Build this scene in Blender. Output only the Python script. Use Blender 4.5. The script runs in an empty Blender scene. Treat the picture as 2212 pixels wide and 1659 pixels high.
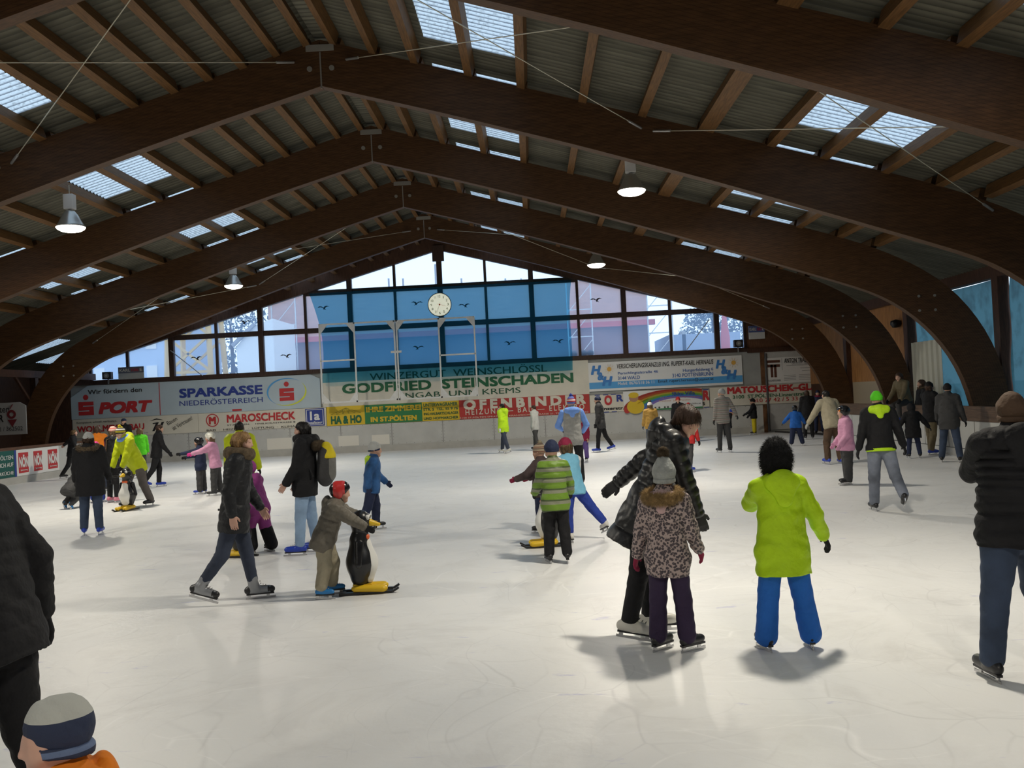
import bpy, bmesh, math, random
import numpy as np
from mathutils import Matrix, Vector

SC = bpy.context.scene
COL = SC.collection
random.seed(7)
RNG = np.random.RandomState(7)
PI = math.pi

# ------------------------------------------------------------------ camera
F_PX, FW, FH = 2050.0, 2212.0, 1659.0
VPX, VPY, ROLL, CAM_H = 1150.0, 857.0, 0.05, 1.8
def _cam_axes():
    y = np.array([VPX - FW / 2, VPY - FH / 2, F_PX]); y /= np.linalg.norm(y)
    n = np.cross(y, np.array([VPX + 1 - FW / 2, VPY - ROLL - FH / 2, F_PX])); n /= np.linalg.norm(n)
    up = n if n[1] < 0 else -n
    x = np.cross(y, up)
    if x[0] < 0: x = -x
    return np.stack([x, y, up], 1)
CR = _cam_axes()
CC = np.array([0.0, 0.0, CAM_H])
cam_data = bpy.data.cameras.new('camera')
cam_data.sensor_width = 36.0
cam_data.lens = 36.0 * F_PX / FW
cam_data.clip_end = 500
cam = bpy.data.objects.new('camera', cam_data)
COL.objects.link(cam)
_r, _u, _b = CR.T @ np.array([1, 0, 0.]), CR.T @ np.array([0, -1, 0.]), CR.T @ np.array([0, 0, -1.])
cam.matrix_world = Matrix(((_r[0], _u[0], _b[0], CC[0]), (_r[1], _u[1], _b[1], CC[1]), (_r[2], _u[2], _b[2], CC[2]), (0, 0, 0, 1)))
SC.camera = cam
def ray(px, py): return CR.T @ np.array([px - FW / 2, py - FH / 2, F_PX])
def on_z(px, py, z=0.0):
    d = ray(px, py); return CC + d * ((z - CC[2]) / d[2])
def on_y(px, py, y):
    d = ray(px, py); return CC + d * ((y - CC[1]) / d[1])
def on_x(px, py, x):
    d = ray(px, py); return CC + d * ((x - CC[0]) / d[0])
def horizon(px): return VPY - ROLL * (px - VPX)

# ------------------------------------------------------------------ world, exposure
SC.view_settings.view_transform = 'Standard'
SC.view_settings.look = 'None'
SC.view_settings.exposure = 0.0
SC.view_settings.gamma = 1.0
SC.view_settings.use_curve_mapping = False
world = bpy.data.worlds.new('overcast_sky'); SC.world = world
world.use_nodes = True
_n = world.node_tree.nodes; _l = world.node_tree.links
_bg = _n['Background']
_tc = _n.new('ShaderNodeTexCoord'); _sx = _n.new('ShaderNodeSeparateXYZ'); _rp = _n.new('ShaderNodeValToRGB')
_l.new(_tc.outputs['Generated'], _sx.inputs[0]); _l.new(_sx.outputs['Z'], _rp.inputs['Fac']); _l.new(_rp.outputs[0], _bg.inputs['Color'])
_rp.color_ramp.elements[0].position = 0.0; _rp.color_ramp.elements[0].color = (0.72, 0.85, 1.0, 1)
_rp.color_ramp.elements[1].position = 0.3; _rp.color_ramp.elements[1].color = (0.66, 0.82, 1.0, 1)
SKY = 2.1
_bg.inputs['Strength'].default_value = SKY
LAMP_W = 262.0

# ------------------------------------------------------------------ helpers
def link(o, parent=None):
    COL.objects.link(o)
    if parent is not None: o.parent = parent
    return o
def tag(o, label=None, cat=None, group=None, kind=None):
    if label: o['label'] = label
    if cat: o['category'] = cat
    if group: o['group'] = group
    if kind: o['kind'] = kind
    return o
def empty(name, loc=(0, 0, 0), rz=0.0, parent=None):
    o = bpy.data.objects.new(name, None); o.location = loc; o.rotation_euler = (0, 0, rz); o.empty_display_size = .1
    return link(o, parent)
class MB:
    def __init__(s): s.v = []; s.f = []
    def add(s, vs, fs):
        b = len(s.v); s.v += [tuple(map(float, v)) for v in vs]; s.f += [tuple(i + b for i in f) for f in fs]; return s
    def box(s, x0, x1, y0, y1, z0, z1):
        return s.add([(x0, y0, z0), (x1, y0, z0), (x1, y1, z0), (x0, y1, z0), (x0, y0, z1), (x1, y0, z1), (x1, y1, z1), (x0, y1, z1)],
                     [(0, 3, 2, 1), (4, 5, 6, 7), (0, 1, 5, 4), (1, 2, 6, 5), (2, 3, 7, 6), (3, 0, 4, 7)])
    def prism(s, poly, axis, a, b):
        # poly: list of 2D points; axis 'y' -> (x,z) extruded in y ; 'x' -> (y,z) ; 'z' -> (x,y)
        n = len(poly)
        def p3(p, t): return (p[0], t, p[1]) if axis == 'y' else ((t, p[0], p[1]) if axis == 'x' else (p[0], p[1], t))
        vs = [p3(p, a) for p in poly] + [p3(p, b) for p in poly]
        fs = [tuple(range(n)), tuple(range(2 * n - 1, n - 1, -1))] + [((i + 1) % n, i, n + i, n + (i + 1) % n) for i in range(n)]
        return s.add(vs, fs)
    def bar(s, a, b, w, h, up=(0, 0, 1)):
        a = np.array(a, float); b = np.array(b, float); d = b - a; d /= np.linalg.norm(d)
        u = np.array(up, float); sd = np.cross(d, u)
        if np.linalg.norm(sd) < 1e-4: sd = np.cross(d, np.array([1., 0, 0]))
        sd /= np.linalg.norm(sd); u = np.cross(sd, d)
        vs = [p + sd * sx * w / 2 + u * sz * h / 2 for p in (a, b) for sx, sz in ((-1, -1), (1, -1), (1, 1), (-1, 1))]
        return s.add(vs, [(0, 1, 2, 3), (7, 6, 5, 4), (0, 4, 5, 1), (1, 5, 6, 2), (2, 6, 7, 3), (3, 7, 4, 0)])
    def tube(s, pts, r, n=8, cap=True):
        pts = [np.array(p, float) for p in pts]; rr = r if isinstance(r, (list, tuple)) else [r] * len(pts)
        base = []
        ref = np.array([0.3, 0.5, 0.81])
        for i, p in enumerate(pts):
            d = pts[min(i + 1, len(pts) - 1)] - pts[max(i - 1, 0)]; d = d / (np.linalg.norm(d) + 1e-9)
            x = np.cross(d, ref); x /= np.linalg.norm(x) + 1e-9; y = np.cross(d, x)
            base.append([p + rr[i] * (math.cos(2 * PI * k / n) * x + math.sin(2 * PI * k / n) * y) for k in range(n)])
        vs = [v for ring in base for v in ring]; fs = []
        for i in range(len(pts) - 1):
            for k in range(n):
                a = i * n + k; b = i * n + (k + 1) % n
                fs.append((a, b, b + n, a + n))
        if cap: fs += [tuple(range(n - 1, -1, -1)), tuple(range(len(vs) - n, len(vs)))]
        return s.add(vs, fs)
    def lathe(s, prof, c=(0, 0, 0), n=24):
        vs = []; fs = []
        for r, z in prof:
            for k in range(n): vs.append((c[0] + r * math.cos(2 * PI * k / n), c[1] + r * math.sin(2 * PI * k / n), c[2] + z))
        for i in range(len(prof) - 1):
            for k in range(n):
                a = i * n + k; b = i * n + (k + 1) % n; fs.append((a, b, b + n, a + n))
        return s.add(vs, fs)
    def disc(s, c, r, axis='y', n=32, a0=0, a1=2 * PI, rx=None, t=0.004, r_in=None, sgn=-1):
        # flat disc / ring in the plane normal to axis (front towards sgn)
        rx = rx or r; k0 = [a0 + (a1 - a0) * i / n for i in range(n + 1)]
        def p3(a, q, d):
            u, w = rx * q * math.cos(a), r * q * math.sin(a)
            return (c[0] + u, c[1] + d, c[2] + w) if axis == 'y' else (c[0] + d, c[1] + u, c[2] + w)
        q0 = (r_in / r) if r_in else 0.0
        vs = []; fs = []
        for d in (0.0, sgn * t):
            for a in k0: vs.append(p3(a, 1, d))
            for a in k0: vs.append(p3(a, q0, d))
        m = n + 1
        for i in range(n):
            fs.append((2 * m + i, 2 * m + i + 1, 3 * m + i + 1, 3 * m + i))
            fs.append((i, m + i, m + i + 1, i + 1))
            fs.append((i, i + 1, 2 * m + i + 1, 2 * m + i))
        return s.add(vs, fs)
    def build(s, name, m, parent=None, smooth=False, bevel=0.0):
        me = bpy.data.meshes.new(name); me.from_pydata(s.v, [], s.f); me.validate()
        bm = bmesh.new(); bm.from_mesh(me); bmesh.ops.recalc_face_normals(bm, faces=bm.faces); bm.to_mesh(me); bm.free()
        if m: me.materials.append(m)
        if smooth: me.polygons.foreach_set('use_smooth', [True] * len(me.polygons))
        o = bpy.data.objects.new(name, me)
        if bevel:
            b = o.modifiers.new('bevel', 'BEVEL'); b.width = bevel; b.segments = 2; b.limit_method = 'ANGLE'
        return link(o, parent)

# ------------------------------------------------------------------ materials
MATS = {}
def _pr(name):
    m = bpy.data.materials.new(name); m.use_nodes = True
    return m, m.node_tree.nodes, m.node_tree.links, m.node_tree.nodes['Principled BSDF']
def mat(name, col, rough=.6, var=0.0, vscale=8.0, bump=0.0, bscale=60.0, metal=0.0, spec=.4, stretch=(1, 1, 1), sheen=0.0, detail=4):
    if name in MATS: return MATS[name]
    m, n, l, p = _pr(name)
    p.inputs['Base Color'].default_value = (*col, 1); p.inputs['Roughness'].default_value = rough
    p.inputs['Metallic'].default_value = metal; p.inputs['Specular IOR Level'].default_value = spec
    if sheen: p.inputs['Sheen Weight'].default_value = sheen
    tc = n.new('ShaderNodeTexCoord'); mp = n.new('ShaderNodeMapping'); mp.inputs['Scale'].default_value = stretch
    l.new(tc.outputs['Object'], mp.inputs['Vector'])
    if var:
        t = n.new('ShaderNodeTexNoise'); t.inputs['Scale'].default_value = vscale; t.inputs['Detail'].default_value = detail
        l.new(mp.outputs[0], t.inputs['Vector'])
        r = n.new('ShaderNodeValToRGB')
        r.color_ramp.elements[0].position = .3; r.color_ramp.elements[1].position = .7
        r.color_ramp.elements[0].color = (*[c * (1 - var) for c in col], 1); r.color_ramp.elements[1].color = (*[min(1, c * (1 + var)) for c in col], 1)
        l.new(t.outputs['Fac'], r.inputs[0]); l.new(r.outputs[0], p.inputs['Base Color'])
    if bump:
        t = n.new('ShaderNodeTexNoise'); t.inputs['Scale'].default_value = bscale; t.inputs['Detail'].default_value = 3
        l.new(mp.outputs[0], t.inputs['Vector'])
        b = n.new('ShaderNodeBump'); b.inputs['Strength'].default_value = bump; b.inputs['Distance'].default_value = .01 if bscale > 20 else .03
        l.new(t.outputs['Fac'], b.inputs['Height']); l.new(b.outputs[0], p.inputs['Normal'])
    MATS[name] = m; return m
def mat_emit(name, col, strength):
    if name in MATS: return MATS[name]
    m, n, l, p = _pr(name)
    p.inputs['Base Color'].default_value = (*col, 1); p.inputs['Emission Color'].default_value = (*col, 1); p.inputs['Emission Strength'].default_value = strength
    MATS[name] = m; return m
def mat_bands(name, cols, axis=2, period=.1, rough=.8, noise=0.0, bump=.3):
    """cols: list of (fraction,(rgb)) repeated with period along object axis"""
    if name in MATS: return MATS[name]
    m, n, l, p = _pr(name)
    tc = n.new('ShaderNodeTexCoord'); sp = n.new('ShaderNodeSeparateXYZ'); l.new(tc.outputs['Object'], sp.inputs[0])
    src = sp.outputs[axis]
    if noise:
        t = n.new('ShaderNodeTexNoise'); t.inputs['Scale'].default_value = 14; l.new(tc.outputs['Object'], t.inputs['Vector'])
        a = n.new('ShaderNodeMath'); a.operation = 'MULTIPLY_ADD'; a.inputs[1].default_value = noise; l.new(t.outputs['Fac'], a.inputs[0]); l.new(src, a.inputs[2]); src = a.outputs[0]
    d = n.new('ShaderNodeMath'); d.operation = 'DIVIDE'; d.inputs[1].default_value = period; l.new(src, d.inputs[0])
    fr = n.new('ShaderNodeMath'); fr.operation = 'FRACT'; l.new(d.outputs[0], fr.inputs[0])
    r = n.new('ShaderNodeValToRGB'); r.color_ramp.interpolation = 'CONSTANT'; l.new(fr.outputs[0], r.inputs[0])
    e = r.color_ramp.elements
    e[0].position = 0; e[0].color = (*cols[0][1], 1); e[1].position = cols[1][0]; e[1].color = (*cols[1][1], 1)
    for pos, c in cols[2:]:
        q = e.new(pos); q.color = (*c, 1)
    l.new(r.outputs[0], p.inputs['Base Color']); p.inputs['Roughness'].default_value = rough
    t = n.new('ShaderNodeTexNoise'); t.inputs['Scale'].default_value = 90; l.new(tc.outputs['Object'], t.inputs['Vector'])
    b = n.new('ShaderNodeBump'); b.inputs['Strength'].default_value = bump; b.inputs['Distance'].default_value = .008; l.new(t.outputs['Fac'], b.inputs['Height']); l.new(b.outputs[0], p.inputs['Normal'])
    MATS[name] = m; return m
def mat_leopard():
    m, n, l, p = _pr('leopard_print')
    tc = n.new('ShaderNodeTexCoord')
    v = n.new('ShaderNodeTexVoronoi'); v.inputs['Scale'].default_value = 58; l.new(tc.outputs['Object'], v.inputs['Vector'])
    r = n.new('ShaderNodeValToRGB'); e = r.color_ramp.elements
    e[0].position = 0; e[0].color = (.13, .095, .10, 1); e[1].position = .45; e[1].color = (.022, .018, .03, 1)
    q = e.new(.64); q.color = (.40, .31, .29, 1); q = e.new(1.0); q.color = (.43, .34, .32, 1)
    ns = n.new('ShaderNodeTexNoise'); ns.inputs['Scale'].default_value = 60; l.new(tc.outputs['Object'], ns.inputs['Vector'])
    a = n.new('ShaderNodeMath'); a.operation = 'MULTIPLY_ADD'; a.inputs[1].default_value = .6; a.inputs[2].default_value = -.27; l.new(ns.outputs['Fac'], a.inputs[0])
    s = n.new('ShaderNodeMath'); s.operation = 'ADD'; l.new(v.outputs['Distance'], s.inputs[0]); l.new(a.outputs[0], s.inputs[1])
    l.new(s.outputs[0], r.inputs[0]); l.new(r.outputs[0], p.inputs['Base Color']); p.inputs['Roughness'].default_value = .6
    return m
def mat_wood(name, c, lam=.04, axis=2, grain=(1, 1, 1), rough=.55, spec=.3):
    m, n, l, p = _pr(name)
    tc = n.new('ShaderNodeTexCoord'); mp = n.new('ShaderNodeMapping'); mp.inputs['Scale'].default_value = grain; l.new(tc.outputs['Object'], mp.inputs['Vector'])
    t = n.new('ShaderNodeTexNoise'); t.inputs['Scale'].default_value = 6; t.inputs['Detail'].default_value = 6; l.new(mp.outputs[0], t.inputs['Vector'])
    r = n.new('ShaderNodeValToRGB'); e = r.color_ramp.elements
    e[0].position = .3; e[0].color = (*[k * .62 for k in c], 1); e[1].position = .72; e[1].color = (*[k * 1.25 for k in c], 1)
    l.new(t.outputs['Fac'], r.inputs[0])
    if lam:
        sp = n.new('ShaderNodeSeparateXYZ'); l.new(tc.outputs['UV'], sp.inputs[0])
        fr = n.new('ShaderNodeMath'); fr.operation = 'FRACT'; dv = n.new('ShaderNodeMath'); dv.operation = 'DIVIDE'; dv.inputs[1].default_value = lam
        l.new(sp.outputs[1], dv.inputs[0]); l.new(dv.outputs[0], fr.inputs[0])
        lt = n.new('ShaderNodeMath'); lt.operation = 'LESS_THAN'; lt.inputs[1].default_value = .12; l.new(fr.outputs[0], lt.inputs[0])
        mx = n.new('ShaderNodeMix'); mx.data_type = 'RGBA'; mx.blend_type = 'MULTIPLY'; mx.inputs['B'].default_value = (.55, .5, .5, 1)
        l.new(lt.outputs[0], mx.inputs['Factor']); l.new(r.outputs[0], mx.inputs['A']); l.new(mx.outputs['Result'], p.inputs['Base Color'])
    else: l.new(r.outputs[0], p.inputs['Base Color'])
    p.inputs['Roughness'].default_value = rough; p.inputs['Specular IOR Level'].default_value = spec
    MATS[name] = m; return m
def mat_sheet(name, col, trans, transl_col, speck=0.0, rib=0.0, ss=22):
    """thin sheet: mixes clear view-through with diffuse transmission"""
    m = bpy.data.materials.new(name); m.use_nodes = True; n = m.node_tree.nodes; l = m.node_tree.links; n.remove(n['Principled BSDF'])
    out = n['Material Output']
    tr = n.new('ShaderNodeBsdfTransparent'); tr.inputs[0].default_value = (*transl_col, 1)
    tl = n.new('ShaderNodeBsdfTranslucent'); tl.inputs[0].default_value = (*col, 1)
    df = n.new('ShaderNodeBsdfDiffuse'); df.inputs[0].default_value = (*[c * .6 for c in col], 1)
    a = n.new('ShaderNodeMixShader'); a.inputs[0].default_value = .3; l.new(tl.outputs[0], a.inputs[1]); l.new(df.outputs[0], a.inputs[2])
    b = n.new('ShaderNodeMixShader'); b.inputs[0].default_value = trans; l.new(a.outputs[0], b.inputs[1]); l.new(tr.outputs[0], b.inputs[2])
    if speck:
        tc = n.new('ShaderNodeTexCoord'); t = n.new('ShaderNodeTexNoise'); t.inputs['Scale'].default_value = ss; t.inputs['Detail'].default_value = 8
        l.new(tc.outputs['Object'], t.inputs['Vector'])
        r = n.new('ShaderNodeValToRGB'); r.color_ramp.elements[0].position = .33; r.color_ramp.elements[0].color = (*[c * (1 - speck) for c in col], 1)
        r.color_ramp.elements[1].position = .5; r.color_ramp.elements[1].color = (*col, 1)
        l.new(t.outputs['Fac'], r.inputs[0]); cur = r.outputs[0]
        if rib:   # darker bands put into the colour, one per wave of the corrugation
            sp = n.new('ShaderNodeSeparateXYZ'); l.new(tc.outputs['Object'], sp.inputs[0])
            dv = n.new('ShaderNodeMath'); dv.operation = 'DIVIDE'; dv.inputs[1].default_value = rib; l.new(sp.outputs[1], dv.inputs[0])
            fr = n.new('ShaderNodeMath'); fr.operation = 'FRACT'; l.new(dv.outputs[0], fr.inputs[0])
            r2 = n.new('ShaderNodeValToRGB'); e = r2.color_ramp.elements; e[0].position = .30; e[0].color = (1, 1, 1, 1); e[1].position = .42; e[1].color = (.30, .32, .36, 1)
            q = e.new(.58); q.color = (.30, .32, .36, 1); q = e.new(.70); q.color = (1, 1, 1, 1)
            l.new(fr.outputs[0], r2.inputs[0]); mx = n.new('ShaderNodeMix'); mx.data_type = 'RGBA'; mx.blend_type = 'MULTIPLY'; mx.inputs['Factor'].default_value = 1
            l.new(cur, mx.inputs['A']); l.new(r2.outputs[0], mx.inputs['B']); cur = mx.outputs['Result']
        l.new(cur, tl.inputs[0])
    l.new(b.outputs[0], out.inputs['Surface']); MATS[name] = m; return m

M_GLU = mat_wood('glulam_brown', (.078, .037, .0145), lam=.05, grain=(.7, 6, 6))
M_PUR = mat_wood('purlin_brown', (.135, .066, .022), lam=0, grain=(8, .6, 8), rough=.6)
M_DARKW = mat_wood('dark_stained_timber', (.07, .033, .02), lam=0, grain=(6, 6, .8))
M_MULL = mat_wood('mullion_timber', (.055, .03, .022), lam=0, grain=(6, 6, .8))
M_PLY = mat_wood('orange_plywood', (.36, .17, .06), lam=0, grain=(4, 4, .5))
M_FIBRE = mat('fibre_cement_sheet', (.105, .10, .078), .9, var=.3, vscale=3, stretch=(.4, 3, 1))
def _rib(m, per):  # paints the light and dark contrast of the corrugation into the base colour
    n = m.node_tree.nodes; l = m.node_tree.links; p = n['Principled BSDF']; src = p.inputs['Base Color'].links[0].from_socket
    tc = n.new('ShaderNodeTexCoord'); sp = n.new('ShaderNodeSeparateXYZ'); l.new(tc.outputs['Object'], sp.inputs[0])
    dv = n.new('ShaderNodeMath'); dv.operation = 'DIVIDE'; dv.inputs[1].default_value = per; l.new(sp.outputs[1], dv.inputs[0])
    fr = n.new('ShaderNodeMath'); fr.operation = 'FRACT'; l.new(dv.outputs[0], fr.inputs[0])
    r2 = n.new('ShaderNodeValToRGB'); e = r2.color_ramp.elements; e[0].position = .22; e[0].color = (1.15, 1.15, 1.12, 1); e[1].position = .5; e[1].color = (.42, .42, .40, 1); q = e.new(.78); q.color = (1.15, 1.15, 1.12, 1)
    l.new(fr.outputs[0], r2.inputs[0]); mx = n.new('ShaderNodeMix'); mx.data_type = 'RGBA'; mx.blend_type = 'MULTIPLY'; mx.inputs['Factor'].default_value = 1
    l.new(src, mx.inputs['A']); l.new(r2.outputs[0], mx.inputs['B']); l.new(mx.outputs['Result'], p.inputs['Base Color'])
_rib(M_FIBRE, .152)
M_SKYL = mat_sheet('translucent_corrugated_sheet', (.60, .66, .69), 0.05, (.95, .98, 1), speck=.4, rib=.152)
M_PANE = mat_sheet('misted_window_glass', (.46, .66, 1.0), .62, (.90, .96, 1.0))
M_TARP = mat_sheet('blue_netting_sheet', (.03, .15, .22), .80, (.235, .61, .80), speck=.15)
M_SIDE = mat_sheet('blue_side_sheeting', (.045, .115, .135), .05, (.3, .5, .6), speck=.55, ss=2.2)
M_WHITEB = mat('white_rink_board', (.54, .54, .52), .5, var=.07, vscale=2.0)
M_KICK = mat('grey_kick_strip', (.46, .45, .42), .5, var=.08, vscale=3)
M_SEAM = mat('dark_seam', (.16, .15, .14), .7)
M_RIVET = mat('rivet_head', (.2, .18, .17), .5)
M_STEEL = mat('galvanised_steel', (.5, .5, .5), .4, metal=.8, var=.1)
M_CABLE = mat('steel_cable', (.55, .52, .42), .35, metal=.6)
M_WFRAME = mat('white_painted_steel', (.72, .72, .70), .4, var=.06)
M_BLACK = mat('black_plastic', (.015, .015, .017), .4)
M_CREAM = mat('cream_sign_panel', (.70, .66, .56), .55, var=.05, vscale=2)
M_SIGNB = mat('pale_blue_sign_panel', (.47, .56, .62), .5, var=.04, vscale=1.5)
M_WHITE = mat('white_sign_panel', (.78, .78, .77), .45)
M_GREYW = mat('grey_wall_panel', (.36, .37, .36), .7, var=.08, vscale=2)
M_RED = mat('sign_red', (.52, .035, .04), .5)
M_REDB = mat('sign_red_board', (.45, .04, .035), .5, var=.1, vscale=3)
M_NAVY = mat('sign_navy', (.03, .055, .28), .5)
M_INK = mat('sign_black', (.02, .02, .022), .5)
M_GRN = mat('sign_green', (.015, .13, .055), .5)
M_YEL = mat('sign_yellow', (.72, .50, .03), .5)
M_GRNB = mat('sign_green_board', (.03, .21, .07), .5)
M_LBLUE = mat('sign_light_blue', (.09, .36, .72), .5)
M_YGRN = mat('sign_yellow_green', (.70, .74, .06), .5)
M_BROWN = mat('sign_brown', (.12, .045, .03), .5)
M_GREYT = mat('sign_grey_print', (.3, .3, .32), .5)

RX = -3.33                     # ridge line
ARCH_Y = [16.07 + 5.15 * k for k in range(-4, 4)]   # -4.53 ... 31.52
WALL_Y = 36.3
def ztop(u): return 8.08 - .295 * u      # roof line over the arches
# ================================================================== ice and ground
def ice_material():
    m, n, l, p = _pr('skated_ice')
    tc = n.new('ShaderNodeTexCoord')
    big = n.new('ShaderNodeTexNoise'); big.inputs['Scale'].default_value = .5; big.inputs['Detail'].default_value = 4; l.new(tc.outputs['Object'], big.inputs['Vector'])
    r0 = n.new('ShaderNodeValToRGB'); r0.color_ramp.elements[0].position = .3; r0.color_ramp.elements[0].color = (.74, .75, .76, 1)
    r0.color_ramp.elements[1].position = .7; r0.color_ramp.elements[1].color = (.85, .85, .84, 1); l.new(big.outputs['Fac'], r0.inputs[0])
    cur = r0.outputs[0]
    wob = n.new('ShaderNodeTexNoise'); wob.inputs['Scale'].default_value = .35; wob.inputs['Detail'].default_value = 2; l.new(tc.outputs['Object'], wob.inputs['Vector'])
    wsc = n.new('ShaderNodeVectorMath'); wsc.operation = 'SCALE'; wsc.inputs['Scale'].default_value = 3.0; l.new(wob.outputs['Color'], wsc.inputs[0])
    wad = n.new('ShaderNodeVectorMath'); wad.operation = 'ADD'; l.new(tc.outputs['Object'], wad.inputs[0]); l.new(wsc.outputs[0], wad.inputs[1])
    def layer(fac_out, colr, k):
        nonlocal cur
        ml = n.new('ShaderNodeMath'); ml.operation = 'MULTIPLY'; ml.inputs[1].default_value = k; l.new(fac_out, ml.inputs[0])
        mx = n.new('ShaderNodeMix'); mx.data_type = 'RGBA'; mx.inputs['B'].default_value = (*colr, 1)
        l.new(ml.outputs[0], mx.inputs['Factor']); l.new(cur, mx.inputs['A']); cur = mx.outputs['Result']
    # long thin blade scratches: edges of warped, stretched cells
    for k, (ang, sc, colr, fac, wd) in enumerate([(.4, (.55, 1.3, 1), (.60, .60, .60), .55, .010), (-.6, (1.5, .6, 1), (.62, .62, .63), .5, .011), (1.3, (.9, 2.2, 1), (.95, .95, .95), .6, .014), (2.2, (2.6, 1.1, 1), (.66, .66, .66), .4, .02)]):
        mp = n.new('ShaderNodeMapping'); mp.inputs['Rotation'].default_value = (0, 0, ang); mp.inputs['Scale'].default_value = sc; mp.inputs['Location'].default_value = (k * 3.1, k * 7.7, 0)
        l.new(wad.outputs[0], mp.inputs['Vector'])
        vo = n.new('ShaderNodeTexVoronoi'); vo.feature = 'DISTANCE_TO_EDGE'; vo.inputs['Scale'].default_value = 1.0; l.new(mp.outputs[0], vo.inputs['Vector'])
        rr = n.new('ShaderNodeValToRGB'); rr.color_ramp.elements[0].position = 0; rr.color_ramp.elements[0].color = (1, 1, 1, 1); rr.color_ramp.elements[1].position = wd; rr.color_ramp.elements[1].color = (0, 0, 0, 1)
        l.new(vo.outputs['Distance'], rr.inputs[0])
        gate = n.new('ShaderNodeTexNoise'); gate.inputs['Scale'].default_value = .9 + .3 * k; gate.inputs['Detail'].default_value = 3; l.new(mp.outputs[0], gate.inputs['Vector'])
        gr = n.new('ShaderNodeValToRGB'); gr.color_ramp.elements[0].position = .45; gr.color_ramp.elements[1].position = .62; l.new(gate.outputs['Fac'], gr.inputs[0])
        mu = n.new('ShaderNodeMath'); mu.operation = 'MULTIPLY'; l.new(rr.outputs[0], mu.inputs[0]); l.new(gr.outputs[0], mu.inputs[1]); layer(mu.outputs[0], colr, fac)
    # violet scuffs
    for k, (ang, sc, thr) in enumerate([(.1, (2.0, 5.0, 1), .66), (1.0, (2.2, 6.0, 1), .68), (-.7, (1.6, 7.0, 1), .67)]):
        mp = n.new('ShaderNodeMapping'); mp.inputs['Rotation'].default_value = (0, 0, ang); mp.inputs['Scale'].default_value = sc; mp.inputs['Location'].default_value = (k * 13.1, k * 5.7, 0); l.new(tc.outputs['Object'], mp.inputs['Vector'])
        wv = n.new('ShaderNodeTexNoise'); wv.inputs['Scale'].default_value = .8; wv.inputs['Detail'].default_value = 7; wv.inputs['Roughness'].default_value = .62; l.new(mp.outputs[0], wv.inputs['Vector'])
        rr = n.new('ShaderNodeValToRGB'); rr.color_ramp.elements[0].position = thr; rr.color_ramp.elements[1].position = thr + .06; l.new(wv.outputs['Fac'], rr.inputs[0]); layer(rr.outputs[0], (.36, .36, .66), .55)
    # scraped, slightly duller patches
    du = n.new('ShaderNodeTexNoise'); du.inputs['Scale'].default_value = 1.6; du.inputs['Detail'].default_value = 9; du.inputs['Roughness'].default_value = .7; l.new(wad.outputs[0], du.inputs['Vector'])
    rr = n.new('ShaderNodeValToRGB'); rr.color_ramp.elements[0].position = .5; rr.color_ramp.elements[1].position = .72; l.new(du.outputs['Fac'], rr.inputs[0]); layer(rr.outputs[0], (.66, .655, .65), .6)
    l.new(cur, p.inputs['Base Color'])
    fine = n.new('ShaderNodeTexNoise'); fine.inputs['Scale'].default_value = 14; fine.inputs['Detail'].default_value = 6; l.new(tc.outputs['Object'], fine.inputs['Vector'])
    b = n.new('ShaderNodeBump'); b.inputs['Strength'].default_value = .25; b.inputs['Distance'].default_value = .01; l.new(fine.outputs['Fac'], b.inputs['Height']); l.new(b.outputs[0], p.inputs['Normal'])
    p.inputs['Roughness'].default_value = .42; p.inputs['Specular IOR Level'].default_value = .3
    return m
floor = MB().box(-15.3, 12.4, -8, WALL_Y, -.12, 0).build('floor', ice_material()); tag(floor, kind='structure')
M_CONC = mat('concrete_walkway', (.10, .095, .09), .8, var=.15, vscale=1.5)
tag(MB().box(-19.2, -15.3, -8, WALL_Y, -.12, -.002).build('floor_walkway', M_CONC), kind='structure')
M_SNOWG = mat('snowy_ground_outside', (.35, .36, .37), .9, var=.2, vscale=.3)
gd = MB(); gd.box(-140, 140, WALL_Y + .3, 230, -.4, -.13); gd.box(12.4, 140, -60, WALL_Y + .3, -.4, -.13); gd.box(-140, -19.2, -60, WALL_Y + .3, -.4, -.13); gd.box(-19.2, 12.4, -60, -8, -.4, -.13)
tag(gd.build('ground', M_SNOWG), kind='structure')

# ================================================================== arches
UIN = [(0, 7.28), (2.0, 6.72), (4.2, 6.06), (6.5, 5.32), (8.6, 4.60), (9.8, 4.18), (10.6, 3.90), (11.2, 3.66), (11.8, 3.26), (12.25, 2.83), (12.62, 2.34), (12.9, 1.78), (13.08, 1.1), (13.18, .5), (13.2, 0)]
UOUT = [(0, 8.08), (2.0, 7.49), (4.2, 6.84), (6.5, 6.16), (8.6, 5.54), (9.8, 5.19), (10.6, 4.92), (11.3, 4.64), (11.9, 4.34), (12.4, 4.02), (12.85, 3.62), (13.25, 3.1), (13.6, 2.45), (13.82, 1.7), (13.95, .8), (14.0, 0)]
def interp(tab, n):
    # resample polyline in n points by normalised arclength
    P = np.array(tab); s = np.r_[0, np.cumsum(np.linalg.norm(np.diff(P, axis=0), axis=1))]; t = np.linspace(0, s[-1], n)
    return np.stack([np.interp(t, s, P[:, 0]), np.interp(t, s, P[:, 1])], 1)
def smooth_poly(P, it=2):
    for _ in range(it):
        Q = P.copy(); Q[1:-1] = .25 * P[:-2] + .5 * P[1:-1] + .25 * P[2:]; P = Q
    return P
NA = 56
LIN, LOUT = smooth_poly(interp(UIN, NA)), smooth_poly(interp(UOUT, NA))
TH = .22
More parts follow.
